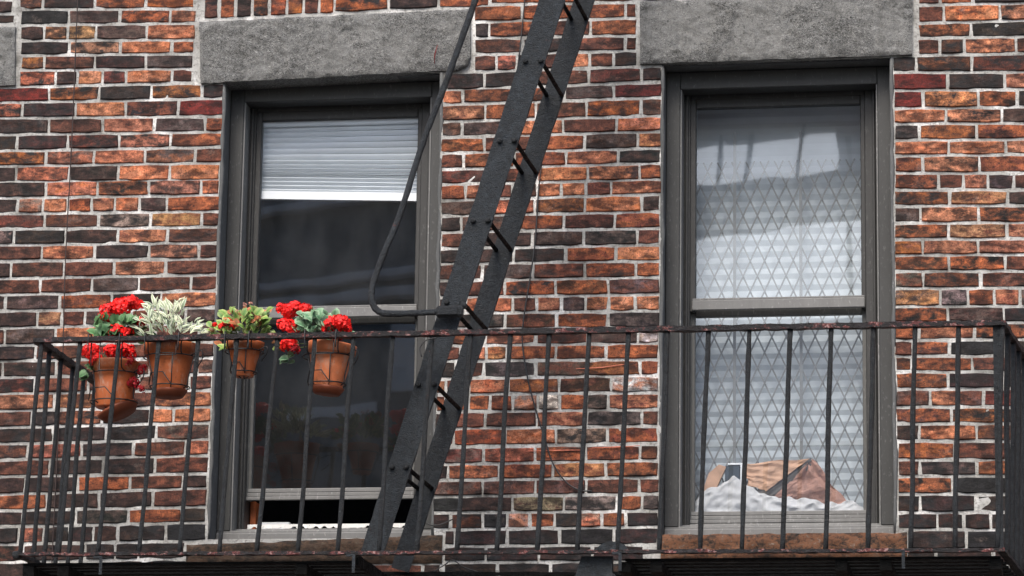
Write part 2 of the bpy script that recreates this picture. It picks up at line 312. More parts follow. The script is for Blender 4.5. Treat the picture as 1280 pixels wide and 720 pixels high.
# ---------------------------------------------------------------- the brick building
bld = empty('brick_building', (0, 0, 0), 'old brick facade with red, orange and soot black bricks in pale mortar', 'building')
DATA = """- 5.843 5.819 5.774 5.756|-2.103 K -1.891 P -1.671 KO -1.456 L -1.341
- 5.774 5.756 5.707 5.685|-2.100 M -1.994 KL -1.892 KL -1.771 P -1.552 L -1.343
- 5.707 5.685 5.642 5.625|-2.096 K -1.883 KL -1.664 L -1.443 O -1.345
- 5.642 5.625 5.578 5.560|-2.089 MO -1.988 R -1.770 KM -1.551 P -1.347
- 5.578 5.561 5.506 5.500|-2.094 KL -1.936 M -1.842 L -1.735 KR -1.634 L -1.438 R -1.349
- 5.920 5.893 5.843 5.820|-2.111 M -2.006 K -1.781 MO -1.562 O -1.352
L 5.890 5.886 5.828 5.825|-2.244 M -2.133
L 5.828 5.824 5.783 5.779|-2.242 K -2.124
L 5.506 5.497 5.440 5.429|-2.173 B -1.961 KO -1.745 K -1.523 KO -1.306 K -1.211
L 5.440 5.429 5.373 5.353|-2.170 KL -2.074 K -1.843 L -1.629 RK -1.405 B -1.208
L 5.373 5.353 5.302 5.287|-2.166 K -1.955 R -1.725 RL -1.504 P -1.289 O -1.210
L 5.302 5.287 5.231 5.223|-2.163 K -2.090 KM -1.871 KR -1.652 KL -1.433 O -1.211
L 5.231 5.223 5.167 5.154|-2.159 KO -1.962 P -1.757 RL -1.538 P -1.326 R -1.209
L 5.167 5.154 5.096 5.082|-2.156 M -2.085 RL -1.858 M -1.649 L -1.432 L -1.218
L 5.102 5.089 5.030 5.020|-2.152 MK -1.956 OL -1.736 OK -1.517 ML -1.297 RL -1.220
L 5.030 5.020 4.963 4.951|-2.149 M -2.073 GL -1.966 L -1.859 O -1.757 R -1.659 L -1.554 P -1.440 O -1.211
L 4.963 4.951 4.897 4.885|-2.146 MR -1.953 MR -1.726 KG -1.505 RL -1.290 R -1.211
L 4.897 4.885 4.830 4.818|-2.142 KG -2.082 KM -1.862 M -1.641 RL -1.431 MR -1.211
L 4.830 4.819 4.764 4.752|-2.139 R -1.961 LR -1.736 MK -1.506 ML -1.296 R -1.215
L 4.759 4.752 4.688 4.686|-2.135 M -2.089 RM -1.864 R -1.650 LR -1.432 R -1.216
L 4.688 4.686 4.620 4.619|-2.132 R -1.960 R -1.742 P -1.544 MR -1.324 R -1.214
L 4.620 4.619 4.551 4.549|-2.128 M -2.105 MP -1.875 RO -1.656 M -1.447 RL -1.211
L 4.551 4.549 4.480 4.483|-2.125 M -1.967 R -1.862 R -1.766 P -1.669 R -1.570 R -1.452 P -1.342 P -1.213
L 4.480 4.483 4.407 4.413|-2.121 R -2.101 PM -1.887 L -1.666 R -1.465 R -1.285 P -1.214
L 4.408 4.407 4.342 4.340|-2.118 MK -1.967 R -1.781 R -1.564 R -1.345 R -1.216
L 4.342 4.340 4.273 4.273|-2.115 P -2.103 MK -1.877 R -1.672 R -1.483 R -1.287 P -1.213
L 4.273 4.273 4.205 4.208|-2.111 KR -1.964 R -1.739 R -1.527 R -1.316 R -1.219
L 4.205 4.208 4.135 4.139|-2.108 LR -1.878 RL -1.681 R -1.462 RL -1.220
L 4.135 4.139 4.065 4.074|-2.104 R -1.970 PK -1.867 KL -1.675 K -1.475 L -1.377 L -1.218
L 4.065 4.074 3.998 4.005|-2.101 K -1.876 K -1.656 K -1.445 RP -1.223
L 3.998 4.006 3.932 3.940|-2.097 KR -1.979 RL -1.755 MK -1.540 MR -1.322 RL -1.225
L 3.932 3.940 3.863 3.866|-2.094 R -1.883 M -1.662 MK -1.447 R -1.222
L 3.863 3.866 3.790 3.807|-2.091 M -1.984 M -1.765 O -1.546 R -1.328 M -1.224
L 3.790 3.807 3.724 3.731|-2.087 O -1.891 M -1.672 M -1.450 R -1.225
L 3.724 3.731 3.659 3.666|-2.084 M -1.986 K -1.766 PK -1.548 O -1.329 K -1.227
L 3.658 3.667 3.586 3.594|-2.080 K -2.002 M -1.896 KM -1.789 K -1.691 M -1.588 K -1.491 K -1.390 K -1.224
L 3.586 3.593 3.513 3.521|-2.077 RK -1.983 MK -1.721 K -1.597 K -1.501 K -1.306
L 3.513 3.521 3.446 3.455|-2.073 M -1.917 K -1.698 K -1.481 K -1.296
- 5.867 5.862 5.794 5.785|-0.110 OR 0.096 O 0.308 OR 0.497
- 5.795 5.785 5.723 5.716|-0.175 O 0.026 O 0.240 OM 0.450 R 0.497
- 5.723 5.716 5.653 5.643|-0.173 PK -0.111 OM 0.098 R 0.306 O 0.498
- 5.653 5.643 5.584 5.579|-0.172 M 0.029 K 0.241 RM 0.449 R 0.498
- 5.584 5.579 5.510 5.511|-0.171 RM -0.079 KL 0.007 M 0.111 R 0.211 L 0.304 R 0.403 K 0.499
- 5.510 5.511 5.435 5.448|-0.286 K -0.127 K 0.089 R 0.303 MR 0.517 K 0.602
- 5.441 5.443 5.376 5.379|-0.304 L -0.215 OM -0.002 KO 0.202 P 0.404 B 0.603
- 5.376 5.379 5.305 5.302|-0.302 RL -0.121 O 0.087 RM 0.294 MO 0.516 P 0.603
- 5.305 5.302 5.238 5.238|-0.301 P -0.216 MP -0.008 L 0.199 R 0.417 OL 0.602
- 5.238 5.238 5.171 5.168|-0.304 OR -0.122 R 0.082 O 0.288 PM 0.504 RL 0.602
- 5.171 5.168 5.104 5.106|-0.302 R -0.207 OR 0.002 R 0.213 RL 0.424 MK 0.600
- 5.104 5.106 5.041 5.037|-0.301 MR -0.112 R 0.095 OL 0.301 ML 0.511 RO 0.601
- 5.041 5.040 4.973 4.978|-0.300 O -0.196 L -0.103 R -0.004 R 0.096 L 0.195 L 0.294 R 0.397 LR 0.605
- 4.973 4.978 4.909 4.906|-0.298 P -0.125 RL 0.088 M 0.293 L 0.521 P 0.598
- 4.909 4.906 4.841 4.837|-0.297 M -0.212 P -0.005 RO 0.208 R 0.413 OR 0.598
- 4.841 4.837 4.774 4.769|-0.296 R -0.127 M 0.080 PM 0.287 PK 0.504 R 0.600
- 4.774 4.769 4.710 4.702|-0.298 K -0.206 M 0.004 K 0.217 O 0.419 L 0.599
- 4.711 4.703 4.640 4.636|-0.301 M -0.121 PM 0.085 MR 0.294 MO 0.500 O 0.599
- 4.640 4.636 4.572 4.567|-0.299 M -0.226 R -0.029 KO 0.177 OR 0.389 RP 0.598
- 4.572 4.567 4.506 4.499|-0.298 M -0.187 L -0.088 O 0.004 R 0.102 RL 0.201 MP 0.298 RL 0.393 L 0.499 L 0.599
- 4.506 4.499 4.441 4.430|-0.296 K -0.231 PK -0.026 RM 0.183 RO 0.390 PK 0.599
- 4.441 4.430 4.374 4.367|-0.310 O -0.245 O -0.104 RL 0.100 MR 0.308 P 0.511 GW 0.597
- 4.374 4.368 4.311 4.303|-0.305 R -0.206 L -0.100 OL -0.016 RO 0.181 OR 0.384 O 0.595
- 4.311 4.303 4.238 4.239|-0.304 K -0.220 R -0.108 KP 0.102 RP 0.309 RO 0.519 O 0.596
- 4.238 4.239 4.175 4.169|-0.302 L -0.261 R -0.166 L -0.010 RO 0.196 RM 0.404 LW 0.595
- 4.175 4.169 4.104 4.101|-0.301 O -0.259 O -0.168 O -0.081 O 0.011 LG 0.112 W 0.200 O 0.307 PK 0.393 LR 0.595
- 4.104 4.101 4.036 4.035|-0.303 M -0.269 R -0.099 RM 0.109 LR 0.308 PK 0.528 RM 0.595
- 4.036 4.035 3.964 3.966|-0.302 R -0.226 RO -0.018 LO 0.186 KG 0.391 OR 0.594
- 3.960 3.963 3.892 3.897|-0.312 R -0.266 PR -0.104 RL 0.103 RO 0.307 OR 0.522 MR 0.595
- 3.892 3.897 3.828 3.830|-0.310 M -0.246 RL -0.037 OR 0.175 RL 0.387 OM 0.597
- 3.828 3.830 3.762 3.764|-0.309 PR -0.105 RP 0.107 RP 0.309 RM 0.519 R 0.603
- 3.762 3.764 3.698 3.697|-0.308 K -0.191 M 0.016 MG 0.222 KG 0.431 O 0.531 PK 0.601
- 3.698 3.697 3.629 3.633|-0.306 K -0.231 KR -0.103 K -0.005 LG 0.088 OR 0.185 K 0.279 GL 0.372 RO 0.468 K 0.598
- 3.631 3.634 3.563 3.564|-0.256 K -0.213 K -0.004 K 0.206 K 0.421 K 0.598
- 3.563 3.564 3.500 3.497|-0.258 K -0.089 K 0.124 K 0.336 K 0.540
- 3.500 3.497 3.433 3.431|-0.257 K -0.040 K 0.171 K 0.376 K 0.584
R 5.805 5.795 5.732 5.726|1.630 R 1.717 O 1.849 K 2.052
R 5.732 5.726 5.657 5.654|1.629 R 1.732 OL 1.954 KL 2.051
R 5.657 5.654 5.593 5.588|1.628 OK 1.839 K 2.050
R 5.593 5.588 5.523 5.517|1.625 R 1.715 KR 1.811 LM 2.016 R 2.049
R 5.524 5.517 5.455 5.441|1.526 K 1.621 KR 1.840 KR 2.047
R 5.455 5.441 5.379 5.370|1.525 B 1.743 K 1.968 RL 2.046
R 5.381 5.370 5.306 5.296|1.527 B 1.646 KL 1.863 OM 2.017 K 2.045
R 5.306 5.296 5.243 5.231|1.527 OL 1.736 LK 1.956 MP 2.044
R 5.243 5.231 5.174 5.165|1.529 KP 1.630 MO 1.853 OM 2.043
R 5.174 5.165 5.111 5.103|1.528 L 1.744 L 1.967 L 2.041
R 5.111 5.103 5.041 5.027|1.528 OM 1.641 LM 1.863 OR 2.040
R 5.041 5.027 4.972 4.959|1.527 MO 1.702 R 1.801 RL 1.895 MP 1.997 R 2.039
R 4.972 4.959 4.905 4.896|1.526 KO 1.746 RL 1.972 M 2.038
R 4.905 4.896 4.836 4.827|1.526 PM 1.631 LM 1.857 OK 2.037
R 4.836 4.827 4.771 4.760|1.525 OM 1.739 RL 1.967 LR 2.036
R 4.771 4.760 4.705 4.698|1.525 RO 1.637 LR 1.855 R 2.034
R 4.705 4.698 4.641 4.631|1.524 OM 1.738 OK 1.958 R 2.033
R 4.641 4.631 4.572 4.564|1.523 RP 1.638 KR 1.862 MR 2.032
R 4.572 4.564 4.499 4.490|1.523 PL 1.705 KG 1.810 OR 1.914 LR 2.013 P 2.031
R 4.499 4.490 4.435 4.425|1.522 OK 1.733 PM 1.950 K 2.030
R 4.435 4.425 4.363 4.359|1.522 O 1.618 LR 1.835 OK 2.029
R 4.363 4.359 4.299 4.293|1.521 R 1.596 OM 1.736 K 1.948 K 2.027
R 4.299 4.291 4.237 4.229|1.526 MO 1.590 OM 1.823 RK 2.026
R 4.237 4.229 4.168 4.163|1.525 MO 1.730 K 1.946 K 2.025
R 4.168 4.163 4.097 4.089|1.524 PR 1.659 RL 1.767 RP 1.866 BR 2.024
R 4.097 4.089 4.031 4.024|1.524 OM 1.741 KO 1.954 M 2.023
R 4.031 4.024 3.962 3.957|1.523 M 1.616 LR 1.837 MR 2.022
R 3.962 3.955 3.888 3.882|1.528 RO 1.752 RM 1.967 R 2.020
R 3.888 3.882 3.823 3.820|1.529 R 1.617 KP 1.837 RO 2.019
R 3.823 3.820 3.753 3.748|1.529 OK 1.742 K 1.954 K 2.018
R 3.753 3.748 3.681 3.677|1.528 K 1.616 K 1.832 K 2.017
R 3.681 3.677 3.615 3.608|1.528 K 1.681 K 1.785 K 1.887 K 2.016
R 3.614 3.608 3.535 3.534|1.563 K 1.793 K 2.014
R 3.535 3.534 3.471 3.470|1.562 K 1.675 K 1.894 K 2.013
- 5.851 5.855 5.782 5.786|-0.760 KO -0.532 M -0.323 OR -0.112
- 5.993 5.973 5.771 5.778|-1.312 RK -1.247 OR -1.177 M -1.107 KO -1.034 RO -0.959 RO -0.888 R -0.825 O -0.761"""
PAL = {'K': (.013, .0125, .013), 'M': (.058, .026, .019), 'R': (.145, .045, .025), 'O': (.335, .094, .033), 'L': (.48, .188, .098),
       'P': (.088, .060, .052), 'G': (.27, .20, .16), 'W': (.62, .58, .53), 'B': (.125, .014, .010)}
NEXT = {'K': 'M', 'M': 'K', 'R': 'M', 'O': 'R', 'L': 'O', 'P': 'M', 'G': 'K', 'W': 'L', 'B': 'B'}
def brick_into(mb, x0, x1, zb0, zb1, zt0, zt1, code, ox=0, oz=0, gap=.0044):
    j = lambda a: random.uniform(-a, a)
    g_ = gap
    w_ = x1 - x0
    nt = 5 if w_ > .14 else (3 if w_ > .06 else 2)
    pts = []
    for i in range(nt):                         # bottom, left to right
        t = i/(nt-1); e = .0022 if i in (0, nt-1) else 0
        pts.append((lerp(x0+g_, x1-g_, t)+j(.0022), lerp(zb0, zb1, t)+g_+j(.0017)+e))
    for i in range(nt):
        t = 1-i/(nt-1); e = .0022 if i in (0, nt-1) else 0
        pts.append((lerp(x0+g_, x1-g_, t)+j(.0022), lerp(zt0, zt1, t)-g_+j(.0017)-e))
    # round the ends a little
    cx = sum(p[0] for p in pts)/len(pts); cz = sum(p[1] for p in pts)/len(pts)
    n = len(pts); pr = j(.0022)
    v = [(x-ox, .022, z-oz) for x, z in pts]
    v += [(x-ox+(.0004 if x < cx else -.0004), .001+pr*.3, z-oz) for x, z in pts]
    k = .0042
    v += [(x-ox+(k if x < cx else -k), -.0062+pr+j(.0012), z-oz+(k if z < cz else -k)) for x, z in pts]
    f = []
    for r in (0, 1):
        for i in range(n):
            f.append((r*n+i, r*n+(i+1) % n, (r+1)*n+(i+1) % n, (r+1)*n+i))
    for i in range(nt-1):
        f.append((2*n+i, 2*n+i+1, 2*n+n-2-i, 2*n+n-1-i))
    b0 = len(mb.v); mb.add(v, f)
    for i in range(len(mb.sm)-(len(f)), len(mb.sm)): mb.sm[i] = False
    br = random.uniform(.82, 1.15); A = PAL[code[0]]; B = PAL[code[1] if len(code) > 1 else NEXT[code[0]]]
    if len(code) == 1 and random.random() < .25: B = PAL[random.choice('RMOL' if code != 'K' else 'KKMP')]
    hs = random.uniform(-.08, .08)
    A = tuple(c*br*(1+hs*q) for c, q in zip(A, (1, 0, -1))); B = tuple(c*random.uniform(.8, 1.15) for c in B)
    if len(code) == 1: B = tuple(lerp(a, b, .7) for a, b in zip(A, B))
    mb.attr(ca=A, cb=B)
OPEN = [(-1.213, -.303, 3.60, 5.512), (.604, 1.520, 3.60, 5.518)]
bricks = []; extra = []
CODES = 'RRRRMMMMOOOKKPLR'
def in_open(x0, x1, z0, z1):
    for a, b, c, d in OPEN + [(-3.03, -2.12, 3.6, 5.5)]:
        if x1 > a+.02 and x0 < b-.02 and z1 > c-.05+.04 and z0 < d-.02: return True
    for a, b, c, d in ((-1.33, -.18, 5.49, 5.78), (.507, 1.61, 5.52, 5.78), (-3.1, -2.11, 5.51, 5.76)):
        if x1 > a+.02 and x0 < b-.02 and z1 > c+.03 and z0 < d-.02: return True
    return False
rowinfo = []
for ln in DATA.splitlines():
    h, b = ln.split('|'); fl, zt0, zt1, zb0, zb1 = h.split(); zt0, zt1, zb0, zb1 = map(float, (zt0, zt1, zb0, zb1))
    t = b.split(); xs = list(map(float, t[0::2])); cs = t[1::2]
    X0, X1 = xs[0], xs[-1]
    if 'L' in fl: xs[0] -= random.uniform(.02, .12)
    if 'R' in fl: xs[-1] += random.uniform(.02, .12)
    def zz(x, a, b_): return a+(b_-a)*(x-X0)/(X1-X0)
    for i, c in enumerate(cs):
        bricks.append((xs[i], xs[i+1], zz(xs[i], zb0, zb1), zz(xs[i+1], zb0, zb1), zz(xs[i], zt0, zt1), zz(xs[i+1], zt0, zt1), c))
    if 'L' in fl:
        x = xs[0]
        while x > -3.35:
            n = x - random.choice((.213, .213, .213, .108)); extra.append((n, x, zb0, zb0, zt0, zt0, random.choice(CODES))); x = n
    if 'R' in fl:
        x = xs[-1]
        while x < 3.1:
            n = x + random.choice((.213, .213, .213, .108)); extra.append((x, n, zb1, zb1, zt1, zt1, random.choice(CODES))); x = n
# courses above and below the surveyed ones, continued zone by zone
def course(a, b, z0, k, codes):
    x = a; first = .108 if k % 2 else .213
    while x < b-.005:
        n = min(x+first, b); first = .213
        if b-n < .05: n = b
        extra.append((x, n, z0, z0, z0+.0677, z0+.0677, random.choice(codes))); x = n
for (a, b) in ((-3.35, -1.33), (-1.33, -.757), (-.757, .508), (.508, 1.61), (1.61, 3.1)):
    top = max([q[4] for q in bricks + extra if q[0] < b-.03 and q[1] > a+.03 and q[4] < 6.2] + [5.783 if .5 < a < .6 else 0])
    if .5 < a < .6: top = 5.785
    k = 0
    while top + .0677*k < 6.74: course(a, b, top + .0677*k, k, CODES); k += 1
for (a, b) in ((-3.35, -1.30), (-1.30, -.265), (-.265, .606), (.606, 1.565), (1.565, 3.1)):
    bot = min(q[2] for q in bricks + extra if q[0] < b-.06 and q[1] > a+.06 and q[2] < 3.9) if not (-1.31 < a < -1.2 or .6 < a < .7) else 3.497
    k = 1
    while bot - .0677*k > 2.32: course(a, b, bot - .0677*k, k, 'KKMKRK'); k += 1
bricks.sort(key=lambda b: -(b[1]-b[0])*(b[4]-b[2]) + (100 if b[4] < 3.44 or b[2] > 5.86 else 0))
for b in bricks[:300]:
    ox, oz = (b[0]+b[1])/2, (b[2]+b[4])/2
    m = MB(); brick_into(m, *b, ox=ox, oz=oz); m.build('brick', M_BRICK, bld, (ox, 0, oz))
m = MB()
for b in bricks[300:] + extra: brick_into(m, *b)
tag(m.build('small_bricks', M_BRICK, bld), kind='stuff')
# soft smears and pointing: the mortar sheet, recessed and uneven, with the window openings left free
def gridlines(a, b, step, fixed):
    L = [a]
    for q in sorted(fixed) + [b]:
        n = max(1, round((q-L[-1])/step)); s0 = L[-1]
        L += [s0 + (q-s0)*i/n for i in range(1, n+1)]
    return L
gx = gridlines(-3.4, 3.15, .02, [v for o in OPEN for v in o[:2]])
gz = gridlines(2.3, 6.8, .017, sorted({v for o in OPEN for v in o[2:]}))
mm = MB(); NX = len(gx)
vs = [(x, -.0004 + .0050*noise.noise((x*17, 3.3, z*23)) + .0028*noise.noise((x*60, 9, z*70)), z) for z in gz for x in gx]
fs = []
for j in range(len(gz)-1):
    zc = (gz[j]+gz[j+1])/2
    for i in range(NX-1):
        xc = (gx[i]+gx[i+1])/2
        if any(o[0] < xc < o[1] and o[2] < zc < o[3] for o in OPEN): continue
        fs.append((j*NX+i, j*NX+i+1, (j+1)*NX+i+1, (j+1)*NX+i))
mm.add(vs, fs, True); mm.build('mortar', M_MORTAR, bld)
m = MB(); m.box((-14, .03, 0), (14, .34, 2.5)); m.box((-14, .03, 6.6), (14, .34, 14)); m.box((-14, .03, 2.5), (-3.4, .34, 6.6)); m.box((3.15, .03, 2.5), (14, .34, 6.6))
m.build('outer_wall', mat_plain('far_brick', (.17, .07, .045), .9, .2, 9, .5), bld)
# reveals: sides of the openings, painted grey
for o in OPEN:
    m = MB(); a, b, c, d = o
    m.box((a-.05, .012, c-.06), (a, .34, d+.04)); m.box((b, .012, c-.06), (b+.05, .34, d+.04)); m.box((a, .03, d), (b, .34, d+.05)); m.box((a, .16, c-.06), (b, .34, c-.002))
    for s in (-1, 1):          # uneven caulk bead along the brick edge
        x = a-.001 if s < 0 else b+.001
        m.tube([(x+random.uniform(-.003, .003), .001+random.uniform(-.002, .004), lerp(c, d, i/30)) for i in range(31)], [random.uniform(.005, .011) for _ in range(31)], 6)
    m.build('reveal', M_CAULK, bld)
# rough stone lintels
def lintel(q, cut=None):
    (ax, az), (bx, bz), (cx, cz), (dx, dz) = q   # TL TR BR BL
    nx, nz = max(24, int((bx-ax)/.014)), 20
    m = MB(); vs = []; fs = []
    for j in range(nz+1):
        for i in range(nx+1):
            u, v = i/nx, j/nz
            x = lerp(lerp(ax, bx, u), lerp(dx, cx, u), v); z = lerp(lerp(az, bz, u), lerp(dz, cz, u), v)
            e = min(u*(bx-ax), (1-u)*(bx-ax), v*.26, (1-v)*.26)
            y = -.022 + max(0, .006-e)*1.0 + .005*noise.noise((x*9, 1, z*11)) + .009*noise.noise((x*38, 5, z*44)) + .008*noise.noise((x*80, 7, z*90))
            if j in (0, nz): z += .003*noise.noise((x*14, j, 2)) 
            if i in (0, nx): x += .003*noise.noise((i, z*20, 2))
            if cut and (u > .5): 
                dd = (1-u)*(bx-ax) + (1-v)*.26
                if dd < .05: z += (.05-dd)*.35; x -= (.05-dd)*.25
            vs.append((x, y, z))
    for j in range(nz):
        for i in range(nx): fs.append((j*(nx+1)+i, (j+1)*(nx+1)+i, (j+1)*(nx+1)+i+1, j*(nx+1)+i+1))
    m.add(vs, fs, True)
    top = [vs[i] for i in range(nx+1)]; bot = [vs[nz*(nx+1)+i] for i in range(nx+1)]
    for row in (top, bot):
        m.add([p for p in row] + [(p[0], .2, p[2]) for p in row], [(i, i+1, nx+2+i, nx+1+i) for i in range(nx)])
    for i in (0, nx):
        col = [vs[j*(nx+1)+i] for j in range(nz+1)]
        m.add(col + [(p[0], .2, p[2]) for p in col], [(k, k+1, nz+2+k, nz+1+k) for k in range(nz)])
    return m.build('lintel', M_STONE, bld)
lintel([(-1.326, 5.758), (-.187, 5.775), (-.183, 5.519), (-1.312, 5.493)], True)['label'] = 'rough grey stone lintel crossed by the handrail pipe'
lintel([(.509, 5.783), (1.608, 5.783), (1.604, 5.523), (.512, 5.519)])['label'] = 'rough grey stone lintel over the curtained window'
lintel([(-3.2, 5.764), (-2.117, 5.764), (-2.107, 5.51), (-3.2, 5.51)])['label'] = 'end of a stone lintel at the left edge'

# window sills of worn brown stone
for (a, b, zt, zb) in ((-1.302, -.262, 3.608, 3.497), (.606, 1.565, 3.603, 3.497)):
    m = MB(); nx, nz = 70, 7; vs = []; fs = []
    for j in range(nz+1):
        for i in range(nx+1):
            x = lerp(a, b, i/nx); z = lerp(zt - (.030*(1-i/nx) if a < 0 else 0), zb, j/nz) + .004*noise.noise((x*20, j, 1))
            if j == 0: z -= .010*max(0, noise.noise((x*11, 4, 4)))
            vs.append((x, -.018 + (.012 if j in (0, nz) or i in (0, nx) else 0) + .009*noise.noise((x*16, 2, z*30)) + .005*noise.noise((x*50, 6, z*60)), z))
    for j in range(nz):
        for i in range(nx): fs.append((j*(nx+1)+i, (j+1)*(nx+1)+i, (j+1)*(nx+1)+i+1, j*(nx+1)+i+1))
    m.add(vs, fs, True)
    top = vs[:nx+1]
    m.add(top + [(p[0], .17, p[2]+.006) for p in top], [(i, i+1, nx+2+i, nx+1+i) for i in range(nx)])
    bot = vs[nz*(nx+1):]
    m.add(bot + [(p[0], .06, p[2]) for p in bot], [(i, nx+1+i, nx+2+i, i+1) for i in range(nx)])
    m.build('window_sill', M_SILL, bld)

# ---------------------------------------------------------------- windows
def window(o, lift, label):
    a, b, c, d = o; root = MB()
    CH = .003
    # casing: outer face 11 cm behind the brick face
    root.box((a+.001, .110, c+.05), (a+.058, .205, d-.002), CH); root.box((b-.062, .110, c+.05), (b-.001, .205, d-.002), CH)
    root.box((a+.058, .1105, 5.443), (b-.062, .205, d-.002), CH)
    w_ = root.build('window', M_FRAME, bld); w_['label'] = label
    m = MB()                                         # thin light edge of the casing, its highlight painted as a lighter bead
    m.box((a+.058, .116, c+.05), (a+.064, .20, 5.443), .001); m.box((b-.068, .116, c+.05), (b-.062, .20, 5.443), .001)
    m.build('highlight_bead', M_SASH, w_)
    m = MB()                                         # jambs and head behind the casing
    m.box((a+.001, .205, c+.02), (a+.090, .34, d-.01), CH); m.box((b-.120, .205, c+.02), (b-.001, .34, d-.01), CH)
    m.box((a+.090, .206, 5.425), (b-.120, .34, d-.01), CH)
    m.box((a+.072, .190, c+.05), (a+.082, .206, 5.44), .002); m.box((b-.088, .190, c+.05), (b-.078, .206, 5.44), .002)
    m.build('jamb', M_JAMB, w_)
    gl, gr = a+.112, b-.137
    m = MB()                                         # upper sash, the outer one
    m.box((a+.088, .212, 4.54), (gl, .245, 5.43), CH); m.box((gr, .212, 4.54), (b-.118, .245, 5.43), CH)
    m.box((gl, .2125, 5.390), (gr, .245, 5.43), CH)
    m.build('upper_sash', M_JAMB, w_)
    m = MB(); m.box((a+.098, .200, 4.543), (b-.122, .2115, 4.586), .004); m.box((a+.10, .206, 4.586), (b-.124, .2118, 4.594), .002); m.build('meeting_rail', M_SASH, w_)
    m = MB(); m.add([(gl-.002, .231, 4.56), (gr+.002, .231, 4.56), (gr+.002, .231, 5.40), (gl-.002, .231, 5.40)], [(0, 1, 2, 3)]); m.build('glass_pane', M_GLASS, w_)
    z0 = 3.732 + lift
    m = MB()                                         # lower sash, behind
    m.box((a+.074, .2465, z0-.047), (gl-.005, .280, 4.575), CH); m.box((gr-.0, .2465, z0-.047), (b-.105, .280, 4.575), CH)
    m.box((gl-.005, .2468, 4.527), (gr, .280, 4.575), CH)
    m.box((a+.085, .240, z0-.047), (a+.094, .2463, 4.53), .002)
    m.build('lower_sash', M_STILE, w_)
    m = MB(); m.box((a+.070, .236, z0-.05), (b-.110, .2463, z0-.034), .003); m.box((a+.080, .241, z0-.034), (b-.112, .2466, z0-.018), .003); m.box((a+.088, .2445, z0-.018), (b-.118, .262, z0), .003)
    m.build('bottom_rail', M_SASH, w_)
    m = MB(); m.add([(gl-.007, .264, z0-.01), (gr+.002, .264, z0-.01), (gr+.002, .264, 4.54), (gl-.007, .264, 4.54)], [(0, 1, 2, 3)]); m.build('glass_pane', M_GLASS, w_)
    m = MB()                                         # wooden sill, sloping out
    for (y0, y1, zt, zb) in ((.232, .34, 3.681 if lift == 0 else 3.668, 3.60), (.178, .232, 3.668, 3.61), (.112, .178, 3.652, 3.612), (.100, .112, 3.640, 3.600 if lift == 0 else 3.582)):
        m.box((a+.002, y0, zb), (b-.002, y1, zt), .004)
    m.build('sill_board', M_SASH, w_)
    return w_
wl_ = window(OPEN[0], .112, 'raised grey sash window with a half drawn white blind')
wr_ = window(OPEN[1], 0.0, 'closed grey sash window with a security gate behind the glass')
# flaking white paint along the open inner sill
m = MB(); n = 80; up = []; dn = []
for i in range(n+1):
    x = lerp(-1.112, -.45, i/n)
    up.append((x, 3.694+.0015*noise.noise((x*30, 1, 1)))); dn.append((x, 3.676+(.008 if noise.noise((x*55, 2, 5)) > .12 else 0)+random.uniform(0, .0025)))
for i in range(n):
    m.prism([up[i], up[i+1], dn[i+1], dn[i]], .2305, .2365)
m.build('peeling_paint', M_PEEL, wl_)
# dark rooms behind the two windows
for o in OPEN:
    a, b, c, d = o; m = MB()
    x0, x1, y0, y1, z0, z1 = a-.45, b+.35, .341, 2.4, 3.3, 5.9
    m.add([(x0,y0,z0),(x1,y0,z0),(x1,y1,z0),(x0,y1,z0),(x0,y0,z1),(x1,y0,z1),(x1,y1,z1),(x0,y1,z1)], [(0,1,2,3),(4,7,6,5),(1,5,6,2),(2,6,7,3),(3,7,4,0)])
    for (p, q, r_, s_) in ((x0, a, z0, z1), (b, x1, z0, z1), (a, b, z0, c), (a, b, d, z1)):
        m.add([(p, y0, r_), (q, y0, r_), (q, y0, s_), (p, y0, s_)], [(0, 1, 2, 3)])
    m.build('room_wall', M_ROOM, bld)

# ---------------------------------------------------------------- things inside the rooms
bl = empty('window_blind', (-.80, .256, 5.40), 'white pleated blind hanging half way down behind the first window', 'blind')
zs = 5.395
m = MB(); m.box((-.36, -.02, -.03), (.385, .02, .01), .004); m.build('head_rail', M_BLIND, bl)
heights = [.022]*3 + [.024]*3 + [.018, .016, .014, .012, .010] + [.017]*4
z = 5.375
for k, h in enumerate(heights):
    m = MB(); n = 10; vs = []
    for i in range(n+1):
        t = i/n; x = lerp(-1.155, -.43, t)
        sag = -.028*t*min(1, (k/10)) 
        vs += [(x+.80, .012, z+sag-5.40), (x+.80, -.006, z-h*.55+sag-5.40), (x+.80, .010, z-h*1.05+sag-5.40)]
    fs = []
    for i in range(n): fs += [(i*3, i*3+1, i*3+4, i*3+3), (i*3+1, i*3+2, i*3+5, i*3+4)]
    m.add(vs, fs, True); m.build('pleat', M_BLIND, bl); z -= h
m = MB(); m.add([(-.355, -.012, z-.034-5.40), (.37, -.012, z-.062-5.40), (.37, .012, z-.062-5.40), (-.355, .012, z-.034-5.40), (-.355, -.012, z-5.40), (.37, -.012, z-.028-5.40), (.37, .012, z-.028-5.40), (-.355, .012, z-5.40)],
      [(0,3,2,1),(4,5,6,7),(0,1,5,4),(1,2,6,5),(2,3,7,6),(3,0,4,7)]); m.build('bottom_bar', mat_plain('bright_white', (.92, .93, .93), .4, .4, 5, .02), bl)
print('blind end', z)
bl2 = empty('window_blind', (1.06, .43, 5.50), 'pale slatted blind closed behind the diamond security gate', 'blind')
sl = MB(); sl.add([(-.46, .003, .027), (.46, .003, .027), (.46, -.003, 0), (-.46, -.003, 0), (.46, .001, -.027), (-.46, .001, -.027)], [(0, 1, 2, 3), (3, 2, 4, 5)])
slm = sl.mesh('slat', M_BLIND2)
